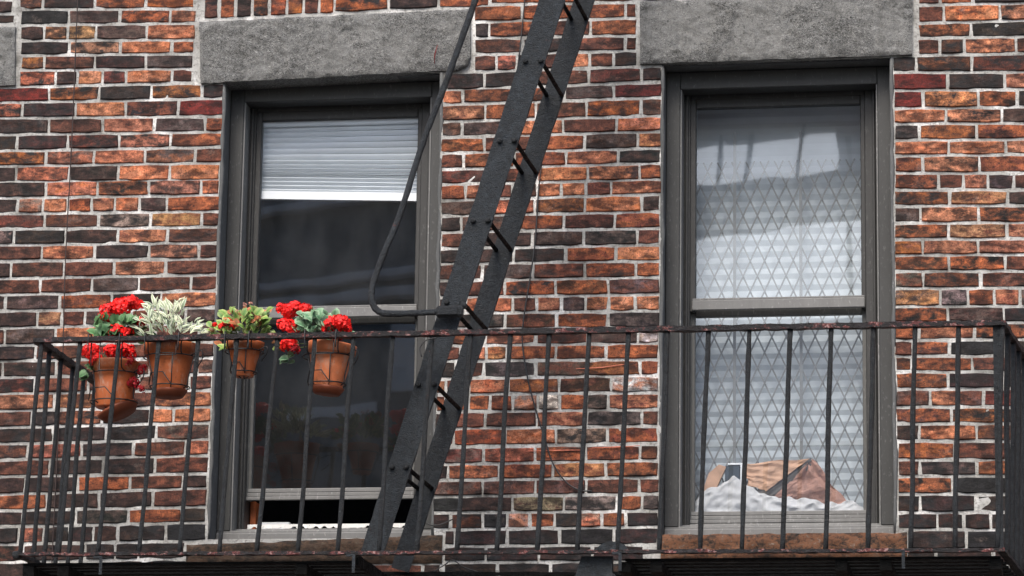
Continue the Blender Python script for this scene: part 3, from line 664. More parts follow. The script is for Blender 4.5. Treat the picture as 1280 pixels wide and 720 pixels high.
for k in range(41): inst('slat', slm, bl2, Vector((1.06, .43, 5.50-k*.0475)), Matrix.Rotation(random.uniform(-.03, .03)+(.04 if k < 23 else .10), 3, 'X'))
# folding gate of crossed flat bars
gt = empty('security_gate', (1.06, .358, 3.66), 'folding steel gate with diamond lattice behind the curtained window', 'security gate')
def strip(m, p, q, wd, y, th=.003):
    p = Vector(p); q = Vector(q); d_ = (q-p).normalized(); nrm = Vector((-d_.y, d_.x))*wd/2
    pts = [p+nrm, q+nrm, q-nrm, p-nrm]
    m.prism([(a.x-1.06, a.y-3.66) for a in pts], y, y+th)
DX, DZ = .0585, .127
zt, zb = 5.20, 3.70
for s in (1, -1):
    k = -30
    while k < 30:
        # bar of slope DZ/DX through x = .70+k*DX at zb
        x0 = .66 + k*DX; x1 = x0 + s*(zt-zb)*DX/DZ/1.0
        xa, za, xb_, zb_ = x0, zb, x1, zt
        def clipx(xa, za, xb2, zb2, lo, hi):
            if xa > xb2: xa, za, xb2, zb2 = xb2, zb2, xa, za
            if xb2 < lo or xa > hi: return None
            sl_ = (zb2-za)/(xb2-xa)
            if xa < lo: za += (lo-xa)*sl_; xa = lo
            if xb2 > hi: zb2 -= (xb2-hi)*sl_; xb2 = hi
            return xa, za, xb2, zb2
        c_ = clipx(xa, za, xb_, zb_, .64, 1.49)
        if c_ and abs(c_[2]-c_[0]) > .02:
            m = MB(); strip(m, c_[:2], c_[2:], .0065, .0 if s > 0 else .006); m.build('lattice_bar', M_GATE, gt)
        k += 1
for x in (.655, .86, 1.13, 1.40, 1.485):
    m = MB(); m.box((x-1.06-.006, -.004, .02), (x-1.06+.006, -.0005, 1.66)); m.build('gate_post', M_GATE, gt)
# white cloth heaped on the inside sill
def heap(name, mat, base, xs, prof, y0, y1, seed, amp=.012, nz=24):
    m = MB(); n = 90; vs = []; fs = []
    for j in range(nz+1):
        t = j/nz
        for i in range(n+1):
            x = lerp(xs[0], xs[1], i/n); u = i/n*(len(prof)-1); k = min(int(u), len(prof)-2); h = lerp(prof[k], prof[k+1], u-k)
            z = base + h*math.sin(t*math.pi/2)
            rd = lambda a_, b_, k_: 1 - 2*abs(noise.noise((a_, seed+k_, b_)))
            y = lerp(y0, y1, t**1.5) - amp*.9*rd(x*9+z*16, z*9-x*8, 0) - amp*.45*rd(x*24-z*34, z*22+x*13, 5)
            z += amp*.6*noise.noise((x*30, seed+9, t*5))*t
            vs.append((x, y, z))
    for j in range(nz):
        for i in range(n): fs.append((j*(n+1)+i, j*(n+1)+i+1, (j+1)*(n+1)+i+1, (j+1)*(n+1)+i))
    m.add(vs, fs, True); return m.build(name, mat)
tag(heap('cloth', M_CLOTH, 3.66, (.705, 1.39), [.12, .17, .185, .225, .19, .15, .138, .133, .13, .125, .105, .115, .12, .08], .290, .315, 3, .020), 'crumpled white cloth heaped on the inside sill', 'cloth')
def sheet(name, mat, q, folds, seed, label, cat, n=26, amp=.010):
    """creased sheet spanning four corner points (x, z, y)"""
    m = MB(); vs = []; fs = []
    for j in range(n+1):
        for i in range(n+1):
            u, v = i/n, j/n
            p = [lerp(lerp(q[0][k], q[1][k], u), lerp(q[3][k], q[2][k], u), v) for k in range(3)]
            d0 = sum(am*abs(((u*ca+v*sa)*fr) % 1 - .5) for (ca, sa, fr, am) in folds)
            d0 += amp*noise.noise((u*4, v*4, seed)) + amp*.5*abs(noise.noise((u*9, v*9, seed+4)))
            e = .012*noise.noise((u*3, v*3, seed+8))
            vs.append((p[0]+e, p[2]+d0, p[1]+e*.7))
    for j in range(n):
        for i in range(n): fs.append((j*(n+1)+i, j*(n+1)+i+1, (j+1)*(n+1)+i+1, (j+1)*(n+1)+i))
    m.add(vs, fs)
    o = m.build(name, mat); so_ = o.modifiers.new('thickness', 'SOLIDIFY'); so_.thickness = .001
    return tag(o, label, cat)
def q_(*pts): return [(x, z, y) for (x, y, z) in pts]
sheet('paper_sheet', M_PAPER, q_((0.9153, 0.315, 3.8495), (0.9891, 0.315, 3.8228), (1.1652, 0.318, 3.9541), (0.8978, 0.33, 3.94)), [(.25, 1, 4.6, .010), (1, .2, 1.3, .012)], 3, 'creased tan paper leaning behind the white cloth in the window', 'paper', amp=.006)
sheet('paper_bag', M_PAPER2, q_((0.9822, 0.32, 3.7622), (1.3294, 0.325, 3.7563), (1.1777, 0.322, 3.9547), (1.1522, 0.32, 3.9319)), [(1, .5, 2.6, .016), (-.3, 1, 2.4, .012)], 11, 'dull pink folded paper bag below and right of the tan paper', 'paper bag', amp=.012)
sheet('shade_strip', mat_plain('shade_strip', (.07, .065, .06), .6, .3, 12, .3), q_((0.9529, 0.325, 3.828), (0.9978, 0.325, 3.779), (1.1707, 0.328, 3.9233), (1.1676, 0.328, 3.9591)), [(1, 0, 1, .006)], 21, 'thin dark strip painted as the shaded gap between the tan paper and the pink bag', 'shade strip', amp=.003)  # dark strip in place of the shaded underside of the tan paper
m = MB()
P = [(.735, 3.83), (.76, 3.90), (.80, 3.935), (.83, 3.925), (.80, 3.86), (.775, 3.80)]
m.prism(P, .325, .35); tag(m.build('cloth_bag', M_PAPER), 'small beige cloth bag slumped at the left of the window', 'bag')
m = MB(); m.box((.825, .325, 3.84), (.885, .355, 3.93), .003); bx_ = m.build('storage_box', mat_plain('dark_blue', (.03, .045, .06), .6)); tag(bx_, 'small dark box with a white edge behind the cloth', 'box')
m = MB(); m.box((.836, .322, 3.932), (.897, .355, 3.940), .001); m.box((.887, .322, 3.84), (.897, .355, 3.932), .001); m.build('lid_edge', M_BLIND, bx_)
m = MB(); m.box((-1.09, .31, 3.66), (-.955, .40, 3.716), .004); tag(m.build('white_box', M_BLIND), 'white box lying behind the gap of the raised window', 'box')
m = MB(); m.box((-1.121, .30, 3.66), (-1.096, .36, 3.80), .003); tag(m.build('wooden_post', mat_plain('orange_wood', (.30, .075, .02), .6)), 'orange wooden post at the left of the raised window gap', 'post')

# ---------------------------------------------------------------- fire escape
fe = empty('fire_escape', (0, 0, 0), 'black iron fire escape balcony with railing, slatted floor and ladder', 'fire escape')
YF = -.95
def bar_tube(name, p, q, r, mat, n=16, jit=.10, bend=.003, sides=6):
    p = Vector(p); q = Vector(q); m = MB(); s1, s2 = random.uniform(0, 9), random.uniform(0, 9)
    pts = []; rs = []
    for i in range(n+1):
        t = i/n; e = math.sin(math.pi*t)
        pts.append(p.lerp(q, t) + Vector((noise.noise((s1, t*2.2, 0)), noise.noise((s2, t*2.2, 4)), 0))*bend*2*e)
        rs.append(r*(1+random.uniform(-jit, jit)))
    m.tube(pts, rs, sides, .06); return m.build(name, mat, fe)
def rough_bar(name, p, q, wy, hz, mat, n=60, amp=.0018):   # rectangular bar with flaking, uneven edges
    p = Vector(p); q = Vector(q); d_ = (q-p).normalized(); side = d_.cross(Vector((0, 0, 1))).normalized(); m = MB(); vs = []; fs = []
    for i in range(n+1):
        c_ = p.lerp(q, i/n)
        for (sy, sz) in ((-1, -1), (1, -1), (1, 1), (-1, 1)):
            vs.append(c_ + side*(sy*wy/2 + random.uniform(-amp, amp)) + Vector((0, 0, sz*hz/2 + random.uniform(-amp, amp)*1.2)))
    for i in range(n):
        for k in range(4): fs.append((i*4+k, i*4+(k+1) % 4, (i+1)*4+(k+1) % 4, (i+1)*4+k))
    fs += [(0, 3, 2, 1), (n*4, n*4+1, n*4+2, n*4+3)]
    m.add(vs, fs); return m.build(name, mat, fe)
ZT, ZB = 4.222, 3.396
rough_bar('top_rail', (-1.676, YF, ZT), (1.972, YF, ZT-.001), .036, .019, M_RAIL, 150)
rough_bar('bottom_rail', (-1.708, YF, 3.405), (1.955, YF, 3.392), .030, .012, M_RAIL, 150)
rough_bar('top_rail', (-1.664, YF+.018, ZT), (-1.664, -.03, ZT), .034, .020, M_IRON, 30)
rough_bar('top_rail', (1.958, YF+.018, ZT), (2.06, -.03, ZT), .030, .020, M_IRON, 30)
rough_bar('bottom_rail', (-1.695, YF+.015, 3.402), (-1.695, -.03, 3.402), .03, .012, M_IRON, 30)
rough_bar('bottom_rail', (1.945, YF+.015, 3.392), (2.03, -.03, 3.392), .03, .012, M_IRON, 30)
BOTX = [(-1.647, -1.693), (-1.496, -1.545), (-1.345, -1.393), (-1.189, -1.235), (-1.037, -1.08), (-0.887, -0.928), (-0.731, -0.786), (-0.588, -0.63), (-0.44, -0.48), (-0.291, -0.325), (-0.142, -0.183), (0.003, -0.033), (0.153, 0.115), (0.299, 0.265), (0.448, 0.412), (0.594, 0.561), (0.738, 0.713), (0.89, 0.862), (1.041, 1.013), (1.191, 1.16), (1.34, 1.316), (1.494, 1.468), (1.645, 1.62), (1.802, 1.778), (1.959, 1.93)]
for xt, xb in BOTX:
    bar_tube('baluster', (xb, YF, 3.40), (xt, YF, ZT-.008), .0098, M_IRON)
for i in range(1, 6):
    y = YF + i*.158
    bar_tube('baluster', (-1.695+random.uniform(-.006, .006), y, 3.40), (-1.664, y, ZT-.01), .0098, M_IRON)
    t = (y-YF)/.92
    bar_tube('baluster', (lerp(1.945, 2.03, t), y, 3.39), (lerp(1.958, 2.06, t), y, ZT-.01), .0105, M_IRON)
m = MB(); m.box((1.925, YF-.004, 3.39), (1.952, YF+.012, 4.215), .002); m.build('corner_post', M_IRON, fe)
m = MB(); m.tube([(-1.716, YF-.004, 3.401), (-1.694, YF-.006, 3.403)], [.016, .017], 8); m.build('corner_knob', M_IRON, fe)
# floor slats, left and right of the ladder opening, and behind it
XO0, XO1 = -.413, .545
for k in range(11):
    y = YF + .045 + k*.082
    h = random.uniform(-.002, .002)
    L_ = [(-1.69, XO0-.01), (XO1+.04, 1.94+.008*k)] if y < -.36 else [(-1.69, 1.94+.008*k)]
    for (a, b) in L_:
        m = MB(); m.box((a, y-.019, 3.366+h), (b, y+.019, 3.376+h), .0015); m.build('slat', M_SLAT, fe)
# joists under the slats, running back to the wall
for x in (-1.665, -1.53, -.62, .585, .70, 1.37, 1.53, 1.92):
    m = MB(); m.box((x-.022, YF+.02, 3.325), (x+.022, -.005, 3.364), .002); m.build('joist', M_SLAT, fe)
rough_bar('frame_bar', (XO0-.02, -.335, 3.408), (XO1, -.335, 3.402), .012, .016, M_SLAT, 30)
rough_bar('frame_bar', (XO0+.0, YF+.03, 3.38), (XO0+.0, -.335, 3.38), .012, .040, M_SLAT, 30)
for x, dz in ((-1.375, 0), (-.415, 0), (.572, 0), (1.595, 0)):
    m = MB(); m.box((x-.006, YF-.018, 3.325), (x+.006, YF-.0155, 3.392), .001); m.box((x-.03, YF-.0175, 3.385), (x+.004, YF-.0155, 3.395), .001); m.build('strap', M_PIPE, fe)
m = MB(); m.prism([(.425, 3.385), (.540, 3.385), (.535, 3.22), (.375, 3.22)], YF+.02, YF+.05); m.build('bracket', M_PIPE, fe)
m = MB(); m.tube([(.535, YF+.0, 3.30), (.535, YF+.02, 3.30)], .022, 10); m.build('bolt', M_PIPE, fe)
m = MB(); m.prism([(.475, 3.404), (.60, 3.404), (.585, 3.425), (.535, 3.437), (.505, 3.428)], YF-.005, YF+.03); m.build('patch_plate', M_PIPE, fe)
# ladder: two flat stringers joined by paired round treads
def stringer(q, y):
    (ax, az), (bx, bz), (cx, cz), (dx, dz) = q  # top-left, top-right, bottom-right, bottom-left
    n = 60; m = MB(); vs = []; fs = []
    for i in range(n+1):
        t = i/n; j = lambda: random.uniform(-.0016, .0016)
        xl, zl, xr, zr = lerp(ax, dx, t), lerp(az, dz, t), lerp(bx, cx, t), lerp(bz, cz, t)
        vs += [(xl+j(), y-.005, zl), (xr+j(), y-.005, zr), (xr+j(), y+.005, zr), (xl+j(), y+.005, zl)]
    for i in range(n):
        for k in range(4): fs.append((i*4+k, (i+1)*4+k, (i+1)*4+(k+1) % 4, i*4+(k+1) % 4))
    fs += [(0, 1, 2, 3), (n*4+3, n*4+2, n*4+1, n*4)]
    m.add(vs, fs); return m.build('stringer', M_PIPE if y < -.6 else M_IRON, fe)
def ext(p, q, t): return (lerp(p[0], q[0], t), lerp(p[1], q[1], t))
a_, b_, c_, d_ = (.223, 5.547), (.324, 5.543), (-.326, 3.441), (-.414, 3.441)
stringer([ext(a_, d_, -.32), ext(b_, c_, -.32), ext(b_, c_, 1.015), ext(a_, d_, 1.015)], -.82)
a_, b_, c_, d_ = (.285, 5.689), (.374, 5.686), (-.293, 3.508), (-.390, 3.509)
stringer([ext(a_, d_, -.25), ext(b_, c_, -.25), (-.325, 3.41), (-.395, 3.43)], -.36)
for z, xa, xb in ((5.925, .362, .422), (5.612, .272, .330), (5.300, .178, .237), (4.988, .084, .139), (4.678, -.013, .044), (4.364, -.108, -.050), (4.052, -.210, -.150), (3.738, -.304, -.250)):
    for x in (xa, xb):
        m = MB(); m.tube([(x, -.815, z), (x+.004, -.59, z-.002), (x+.008, -.364, z-.002)], .0085, 8); m.build('tread_bar', M_SLAT, fe)
        m = MB(); m.tube([(x-.004, -.838, z+.003), (x-.004, -.834, z+.003), (x-.004, -.824, z+.003)], [.007, .010, .011], 8); m.build('bolt', M_IRON, fe)
# handrail pipe with its hammered flat end
pp = [(0.0162, -0.86, 5.6696), (-0.0188, -0.86, 5.5426), (-0.104, -0.86, 5.2842), (-0.145, -0.86, 5.1651), (-0.2122, -0.86, 4.9778), (-0.2926, -0.86, 4.7043), (-0.3478, -0.86, 4.5624), (-0.3838, -0.86, 4.4577), (-0.3947, -0.86, 4.4022), (-0.389, -0.86, 4.3589), (-0.3668, -0.86, 4.3307), (-0.3298, -0.86, 4.3207), (-0.2379, -0.86, 4.3205), (-0.1249, -0.86, 4.3244)]
m = MB(); sp = spline(pp, 8); m.tube(sp, [.0125*random.uniform(.92, 1.08) for _ in sp], 8, .05); m.build('handrail', M_PIPE, fe)
m = MB()
(e0, _, f0), (e1, _, f1) = (-0.1466, -0.86, 4.3418), (-0.0422, -0.86, 4.3029)
m.box((e0, -.872, f1), (e1, -.842, f0+.004), .008); m.box((e0+.01, -.876, f1+.006), (e1-.02, -.871, f0-.004), .003); m.build('flattened_end', M_IRON, fe)
m = MB(); (e0, _, f0) = (-0.0435, -0.84, 4.3503); m.tube([(e0, -.86, f0), (e0, -.83, f0)], .012, 8); m.build('bolt', M_IRON, fe)

# ---------------------------------------------------------------- cables on the wall
def cable(pts, r, mat, label):
    m = MB(); sp = spline(pts, 5); m.tube(sp, [r*random.uniform(.8, 1.2) for _ in sp], 5); return tag(m.build('cable', mat), label, 'cable')
cable([(-1.8473, -0.035, 5.9694), (-1.8461, -0.035, 5.8648), (-1.8459, -0.03, 5.5201), (-1.8458, -0.03, 5.1775), (-1.8492, -0.03, 4.8385), (-1.8471, -0.03, 4.5698), (-1.8429, -0.03, 4.403), (-1.8491, -0.02, 4.107), (-1.8507, -0.02, 3.7789), (-1.8524, -0.02, 3.4542)], .0026, M_BRWIRE, 'thin dark cable hanging straight down the brick at the left')
cable([(0.0458, -0.02, 5.9059), (0.0374, -0.02, 5.8039), (0.0207, -0.02, 5.6006), (0.0005, -0.02, 5.4155), (-0.0196, -0.02, 5.2314), (-0.0241, -0.02, 5.0979)], .0032, M_WIRE, 'thin wire dropping beside the top of the ladder')
cable([(0.1162, -0.02, 5.1108), (0.1047, -0.02, 4.9947), (0.0945, -0.02, 4.7964), (0.0771, -0.02, 4.6487), (0.0536, -0.02, 4.4854), (0.0488, -0.02, 4.3714), (0.077, -0.02, 4.2086), (0.1142, -0.02, 4.0788), (0.1409, -0.02, 3.998), (0.1743, -0.02, 3.895), (0.223, -0.02, 3.8209), (0.2776, -0.02, 3.782), (0.3349, -0.02, 3.775)], .0032, M_WIRE, 'thin curved wire looping over the brick between the windows')
cable([(-0.3348, -0.02, 3.6605), (-0.3088, -0.02, 3.6475), (-0.2702, -0.02, 3.6472), (-0.2192, -0.02, 3.669)], .0024, M_WIRE, 'short stub of wire beside the foot of the ladder')
cable([(-0.2983, -0.02, 3.4565), (-0.2477, -0.02, 3.4878), (-0.216, -0.02, 3.5066), (-0.1707, -0.02, 3.4778), (-0.0935, -0.02, 3.4519)], .0022, M_WIRE, 'loose wire under the railing in the ladder opening')
m = MB(); m.tube(spline([(-0.1194, -0.96, 4.2037), (-0.1597, -0.97, 4.1932), (-0.1832, -0.97, 4.1633), (-0.1765, -0.97, 4.1298)], 5), .0022, 5); tag(m.build('wire_hook', M_WIRE), 'empty black wire hook on the top rail beside the ladder', 'hook')
# paint streaks left on the bricks
M_STREAK = mat_plain('salmon_paint', (.62, .20, .13), .7, .2, 60, .3)
for pts in ([(0.2643, -0.0105, 4.2689), (0.3668, -0.0105, 4.2721), (0.469, -0.0105, 4.2849)], [(0.0602, -0.0105, 3.9397), (0.2042, -0.0105, 3.9411), (0.2936, -0.0105, 3.9416)], [(0.3318, -0.0105, 3.9491), (0.4272, -0.0105, 3.9511), (0.5225, -0.0105, 3.9562)]):
    m = MB(); m.tube(pts, [.0008, .0022, .0010], 5); m.build('paint_streak', M_STREAK, bld)
m = MB(); m.tube([(-0.3173, -0.036, 5.6204), (-0.328, -0.036, 5.58), (-0.3288, -0.036, 5.5393)], [.001, .003, .001], 5); m.build('paint_streak', mat_plain('red_mark', (.16, .015, .015), .7), bld)

# ---------------------------------------------------------------- plants
def leaf_mesh(kind, seed):
    rnd = random.Random(seed); m = MB()
    if kind == 'silver':
        L_, W_, n, ce, ed = .044, .0068, 6, (.20, .27, .15), (.74, .75, .68)
    elif kind == 'begonia':
        L_, W_, n, ce, ed = .030, .0125, 5, (.07, .20, .035), (.33, .38, .14)
    elif kind == 'geranium':
        L_, W_, n, ce, ed = .032, .0190, 5, (.05, .13, .05), (.12, .24, .12)
    else:
        L_, W_, n, ce, ed = .028, .0150, 5, (.07, .18, .10), (.27, .40, .29)
    if kind == 'begonia' and seed > 3: ce, ed = (.20, .10, .04), (.42, .12, .06)
    rows = []
    for i in range(n+1):
        t = i/n
        wd = W_*math.sin(math.pi*min(1, t*1.02+.02))**(.8 if kind == 'silver' else .5)
        droop = -.45*L_*t*t*rnd.uniform(.8, 1.3)
        jj = rnd.uniform(-.15, .15)*wd
        rows.append([(-wd+jj, L_*t, droop+wd*.35), (0, L_*t, droop-wd*.05), (wd+jj, L_*t, droop+wd*.35)])
    for r_ in rows:
        for k, p in enumerate(r_):
            m.add([p], []); m.attr(tint=ce if k == 1 else ed)
    m.f = []; m.sm = []
    for i in range(n):
        for k in range(2): m.f.append((i*3+k, i*3+k+1, i*3+k+4, i*3+k+3)); m.sm.append(True)
    return m.mesh('leaf', M_LEAF)
def head_mesh(mat, seed, n=130):
    rnd = random.Random(seed); m = MB()
    for k in range(n):
        th = math.acos(1-2*(k+.5)/n*.82); ph = k*2.39996
        d0 = Vector((math.sin(th)*math.cos(ph), math.sin(th)*math.sin(ph), math.cos(th)*.75))
        c = d0*rnd.uniform(.66, 1.0); a = Vector((rnd.uniform(-1, 1), rnd.uniform(-1, 1), rnd.uniform(-1, 1))).cross(d0).normalized(); b = (d0.normalized()+.6*Vector((rnd.uniform(-1, 1), rnd.uniform(-1, 1), rnd.uniform(-1, 1)))).cross(a).normalized()
        r_ = rnd.uniform(.20, .30)
        m.add([c - a*r_*.5 - b*r_*.3, c + a*r_*.5 - b*r_*.3, c + a*r_*.75 + b*r_*.5 + d0*.07, c + b*r_*.85 + d0*.02, c - a*r_*.75 + b*r_*.5 + d0*.07], [(0, 1, 2, 3, 4)])
    return m.mesh('flower_head', mat)
HEADS = [head_mesh(M_RED, s) for s in (1, 2, 3)]; HD = [head_mesh(M_DRED, s, 70) for s in (5, 6)]; HP = [head_mesh(M_PINK, 8, 24)]
LV = {k: [leaf_mesh(k, s) for s in range(5)] for k in ('silver', 'begonia', 'geranium', 'ivy')}
PXM = 305.0
def plant(root, anchor, leaves, heads, stems, kind, spread):
    """leaves: (count, centre, half size xyz); heads: (point, radius, meshes)"""
    for (cnt, c, hs) in leaves:
        for k in range(cnt):
            p = Vector(c) + Vector(tuple(random.uniform(-1, 1)*h for h in hs))
            out = (p - Vector(anchor)); out.normalize()
            d0 = (out + Vector((random.uniform(-.6, .6), random.uniform(-.9, .3), random.uniform(-.35, .6)))).normalized()
            up = (Vector((random.uniform(-.5, .5), -.9, .75))).normalized()
            x = d0.cross(up).normalized(); z_ = x.cross(d0)
            R_ = Matrix((x, d0, z_)).transposed()
            inst('leaf', random.choice(LV[kind]), root, p - d0*.012, R_, random.uniform(.75, 1.25)*spread)
    for (p, r_, ms) in heads:
        p = Vector(p)
        inst('flower_head', random.choice(ms), root, p, Matrix.Rotation(random.uniform(0, 6), 3, 'Z') @ Matrix.Rotation(random.uniform(.3, .9), 3, 'X'), r_/PXM)
        m = MB(); q = Vector(anchor); mid = q.lerp(p, .5)+Vector((random.uniform(-.01, .01), .012, .015))
        m.tube([x - root.location for x in spline([q, mid, p], 4)], .0016, 4); m.build('stem', M_STEM, root)
    for k in range(stems):
        m = MB(); q = Vector(anchor) + Vector((random.uniform(-.03, .03), random.uniform(-.02, .02), 0)); e = q + Vector((random.uniform(-.04, .04), random.uniform(-.03, .03), random.uniform(.03, .07)))
        m.tube([q - root.location, e - root.location], .0018, 4); m.build('stem', M_DRY if kind == 'silver' else M_STEM, root)
def pot(label, c, ztop, zbot, rt, rb, saucer=True, tilt=0.0, sc_tilt=0.0, name='flower_pot'):
    root = empty(name, (c[0], c[1], zbot), label, 'potted plant', 'terracotta pots hung along the railing')
    T = Matrix.Rotation(tilt, 3, 'Y'); h = ztop-zbot; m = MB()
    m.lathe((0, 0, 0), [(.001, 0), (rb*.97, 0), (rb, .004), (lerp(rb, rt, .5), h*.5), (lerp(rb, rt, .86)*.985, h*.80), (rt*1.0, h*.805), (rt*1.02, h*.97), (rt*1.035, h), (rt*.99, h*1.004), (rt*.95, h*.99), (rt*.93, h*.86)], 30, T)
    m.build('pot', M_TERRA2 if 'light' in label else M_TERRA, root)
    m = MB(); m.lathe((0, 0, 0), [(rt*.94, h*.88), (rt*.5, h*.91), (.001, h*.92)], 18, T); m.build('soil', M_SOIL, root)
    if saucer:
        m = MB(); T2 = Matrix.Rotation(sc_tilt or tilt, 3, 'Y')
        off = Vector((.022 if sc_tilt else 0, 0, -.016 if sc_tilt else -.004))
        m.lathe(off, [(.001, -.010), (rb*.9, -.012), (rb*1.12, .006), (rb*1.18, .014), (rb*1.10, .014), (rb*.95, -.002), (.001, -.001)], 26, T2)
        m.build('saucer', mat_plain('dark_terracotta', (.20, .05, .02), .6, .4, 14, .2), root)
    return root
def holder(label, c, ztop, zbot, rt, rb):
    root = empty('pot_holder', (c[0], c[1], zbot), label, 'wire holder', 'black wire pot holders hooked on the rail')
    h = ztop-zbot
    def ring(r_, z, name):
        m = MB(); n = 22
        m.tube([(r_*math.cos(2*math.pi*k/n), r_*math.sin(2*math.pi*k/n), z) for k in range(n+1)], .0026, 5, cap=False); m.build(name, M_WIRE, root)
    R1 = lerp(rb, rt, .82)*1.13
    ring(R1, h*.72, 'upper_ring'); ring(rb*1.30, h*.12, 'lower_ring')
    for a in (-2.3, -1.25, -.3, 1.6):
        ca, sa = math.cos(a), math.sin(a); m = MB()
        m.tube([(R1*ca, R1*sa, h*.72), (lerp(R1, rb, .6)*ca*1.06, lerp(R1, rb, .6)*sa*1.06, h*.3), (rb*1.30*ca, rb*1.30*sa, h*.12), (rb*.3*ca, rb*.3*sa, -.006)], .0024, 5); m.build('rib', M_WIRE, root)
    yr = YF-.022-c[1]
    for sx in (-1, 1):
        x = sx*R1*.62; m = MB()
        m.tube(spline([(x, -R1*.78, h*.72), (x, yr+.045, h*.80), (x*1.02, yr+.043, ZT+.014-zbot), (x*1.02, yr+.02, ZT+.018-zbot), (x*1.02, yr, ZT+.012-zbot), (x, yr-.001, ZT-.05-zbot)], 4), .0026, 5); m.build('hook', M_WIRE, root)
    m = MB()   # loop that leans on the balusters
    m.tube([(-R1*.2, yr+.02, ZT-.012-zbot), (-R1*.2, yr+.02, h*.66), (R1*.5, yr+.02, h*.66), (R1*.5, yr+.02, ZT-.012-zbot)], .0024, 5); m.build('loop', M_WIRE, root)
    m = MB()   # angular foot loop at the front of the basket
    q = rb*1.32
    m.tube([(-q*.9, -q*.6, h*.12), (-q*.75, -q*.9, h*.36), (-q*.1, -q*1.08, h*.36), (q*.35, -q*1.02, h*.10), (q*.8, -q*.7, h*.12)], .0024, 5); m.build('foot_loop', M_WIRE, root)
    m = MB(); m.tube(spline([(R1*.9, -R1*.5, h*.72), (R1*1.3, -R1*.6, h*.80), (R1*1.34, -R1*.6, h*.62), (R1*1.0, -R1*.3, h*.42)], 4), .0024, 5); m.build('curl', M_WIRE, root)
    return root
PA = pot('terracotta pot of red geraniums near the left corner, with a tilted saucer', (-1.398, -.80), 4.165, 3.985, .088, .070, True, .03, -.42)
PB = pot('terracotta pot with silvery white leaved plant on the railing', (-1.173, -.83), 4.222, 4.035, .099, .058, True, -.02)
PC = pot('smallest terracotta pot with green and reddish leaves at the window casing', (-.883, -.845), 4.222, 4.09, .071, .038, False, .02)
PD = pot('light terracotta pot of red geraniums with pale green leaves before the window', (-.563, -.83), 4.212, 4.037, .090, .055, True, .10)
holder('black wire holder around the shaded geranium pot near the corner', (-1.398, -.80), 4.165, 3.985, .088, .070)
holder('black wire holder around the pot of silvery leaves', (-1.173, -.83), 4.222, 4.035, .099, .058)
holder('black wire holder around the smallest pot', (-.883, -.845), 4.222, 4.09, .071, .038)
holder('black wire holder around the pot in front of the dark glass', (-.563, -.83), 4.212, 4.037, .090, .055)
R_, D_, P_ = HEADS, HD, HP
plant(PA, (-1.398, -.80, 4.14), [(64, (-1.3961, -0.82, 4.2936), (.085, .05, .035)), (8, (-1.4933, -0.82, 4.1332), (.03, .03, .03)), (8, (-1.2907, -0.82, 4.2605), (.03, .03, .05))],
      [((-1.4209, -0.83, 4.3514), 13, R_), ((-1.3837, -0.82, 4.3748), 14, R_), ((-1.3432, -0.82, 4.3896), 11, R_), ((-1.3174, -0.81, 4.385), 8, R_), ((-1.3864, -0.84, 4.2705), 12, R_), ((-1.3448, -0.83, 4.2656), 10, R_),
       ((-1.4812, -0.85, 4.1985), 12, R_), ((-1.4608, -0.85, 4.1639), 9, R_), ((-1.3961, -0.85, 4.1939), 12, R_), ((-1.3488, -0.85, 4.1899), 13, R_), ((-1.3285, -0.85, 4.1554), 8, D_), ((-1.3155, -0.84, 4.0767), 9, D_), ((-1.2799, -0.84, 4.1256), 8, D_), ((-1.2832, -0.84, 4.0514), 6, D_),
       ((-1.3726, -0.82, 4.337), 7, P_), ((-1.3125, -0.83, 4.3212), 8, P_), ((-1.2904, -0.84, 4.3092), 6, R_)], 4, 'geranium', 1.1)
plant(PB, (-1.173, -.83, 4.19), [(70, (-1.1924, -0.84, 4.2918), (.12, .05, .028)), (76, (-1.2033, -0.83, 4.3441), (.070, .05, .045)), (10, (-1.0943, -0.83, 4.2797), (.05, .03, .02)), (8, (-1.1649, -0.85, 4.2146), (.07, .02, .015))], [], 14, 'silver', .95)
plant(PC, (-.883, -.845, 4.19), [(110, (-0.8843, -0.85, 4.3026), (.095, .05, .045)), (10, (-0.9891, -0.85, 4.2735), (.03, .03, .02)), (6, (-0.7609, -0.85, 4.2291), (.02, .02, .03)), (5, (-0.9659, -0.86, 4.2152), (.02, .02, .03))],
      [((-0.9477, -0.87, 4.2995), 6, R_), ((-0.9689, -0.87, 4.2813), 5, R_), ((-0.9997, -0.86, 4.2902), 4, R_), ((-0.8864, -0.85, 4.3678), 3, P_), ((-0.8648, -0.85, 4.3736), 3, P_), ((-0.8524, -0.87, 4.3286), 3, P_), ((-0.8053, -0.87, 4.3122), 3, P_), ((-0.9118, -0.87, 4.3391), 3, P_), ((-0.9283, -0.87, 4.2774), 4, R_)], 6, 'begonia', 1.0)
plant(PD, (-.563, -.83, 4.19), [(76, (-0.6074, -0.84, 4.2995), (.075, .05, .040)), (10, (-0.6946, -0.83, 4.2413), (.035, .03, .03)), (7, (-0.5142, -0.85, 4.2401), (.05, .02, .02)), (6, (-0.7234, -0.83, 4.1708), (.02, .02, .02))],
      [((-0.7326, -0.84, 4.3421), 12, R_), ((-0.6979, -0.83, 4.3529), 11, R_), ((-0.6576, -0.83, 4.3521), 9, R_), ((-0.7191, -0.85, 4.2809), 13, R_), ((-0.6939, -0.85, 4.2649), 8, R_), ((-0.7139, -0.85, 4.2128), 11, R_), ((-0.6886, -0.85, 4.1939), 8, D_),
       ((-0.547, -0.86, 4.2786), 12, R_), ((-0.5104, -0.86, 4.2933), 11, R_), ((-0.4943, -0.86, 4.2653), 8, R_), ((-0.5239, -0.86, 4.2227), 8, D_)], 5, 'ivy', 1.05)

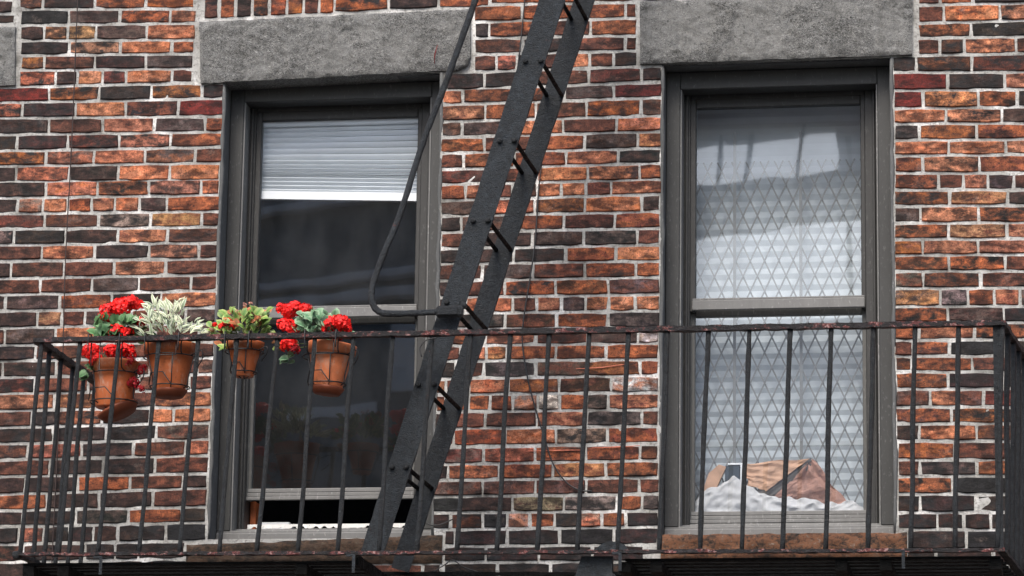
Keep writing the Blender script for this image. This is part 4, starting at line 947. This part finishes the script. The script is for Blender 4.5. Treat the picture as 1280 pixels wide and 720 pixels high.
# ---------------------------------------------------------------- building across the street (seen only as reflections)
op = empty('opposite_building', (0, -22, 0), 'building across the street mirrored faintly in the panes', 'building'); op.rotation_euler = (0, 0, math.radians(20))
m = MB(); m.box((-9.5, -.6, 0), (-3.4, 0, 12.6)); m.build('dark_wall', mat_plain('dark_facade', (.15, .175, .19), .9, .2, 1, .4), op)
m = MB(); m.box((-3.4, -.6, 0), (4.5, 0, 9.35)); m.build('pale_wall', mat_plain('pale_facade', (.75, .77, .80), .9, .2, 1, .15), op)
for x in (-3.1, -.2, 2.4, 4.2):
    m = MB(); m.box((x, -.3, 9.35), (x+.05, -.25, 11.42)); m.build('roof_post', M_WIRE, op)
for z0, z1, yy_, mt in ((10.42, 10.62, .25, 1), (10.621, 10.84, .45, 0)):
    m = MB(); m.box((-3.4, -.2, z0), (4.5, yy_, z1), .02); m.build('reflection_beam', mat_plain('cornice_paint', (.13, .115, .11), .8, .3, 3, .3), op)  # invented free-standing beam for the dark band reflected in the right pane
m = MB(); m.box((-5.75, .001, 9.0), (-4.3, .03, 9.9)); m.box((-7.2, .001, 8.75), (-5.9, .03, 8.9)); m.build('reflector_panel', mat_plain('reflector_white', (.85, .87, .88), .8, .3, 2, .05), op)  # added pale panels that brighten the reflection in the left pane
for z0 in (10.05, 10.28, 11.2, 11.9):
    m = MB(); m.box((-9.5, 0.001, z0), (-3.4, .18, z0+.12), .02); m.build('belt_course', mat_plain('belt_stone', (.75, .76, .77), .8, .3, 3, .2), op)
for x in (-9, -5.3):
    for z0 in (2.5, 6.0, 8.6, 12.2):
        m = MB(); m.box((x, 0.002, z0), (x+1.1, .02, z0+1.7 if z0 != 8.6 else 10.3)); m.build('window', mat_plain('dark_pane', (.02, .022, .025), .2, .5, 3, .2), op)
m = MB(); m.box((-3.4, -1.2, 11.74), (4.5, .3, 12.7), .02); m.box((-.60, -1.2, 11.15), (4.5, -.9, 11.739)); m.build('sky_blocker', mat_plain('pale_blocker', (.86, .87, .88), .8, .3, 2, .1), op)  # added block that greys part of the sky reflected in the right pane
for x in (-1.62, -1.28, -.66):
    m = MB(); m.tube([(x, .0, 10.9), (x+.06, .0, 11.5)], .022, 8); m.build('roof_pole', M_WIRE, op)
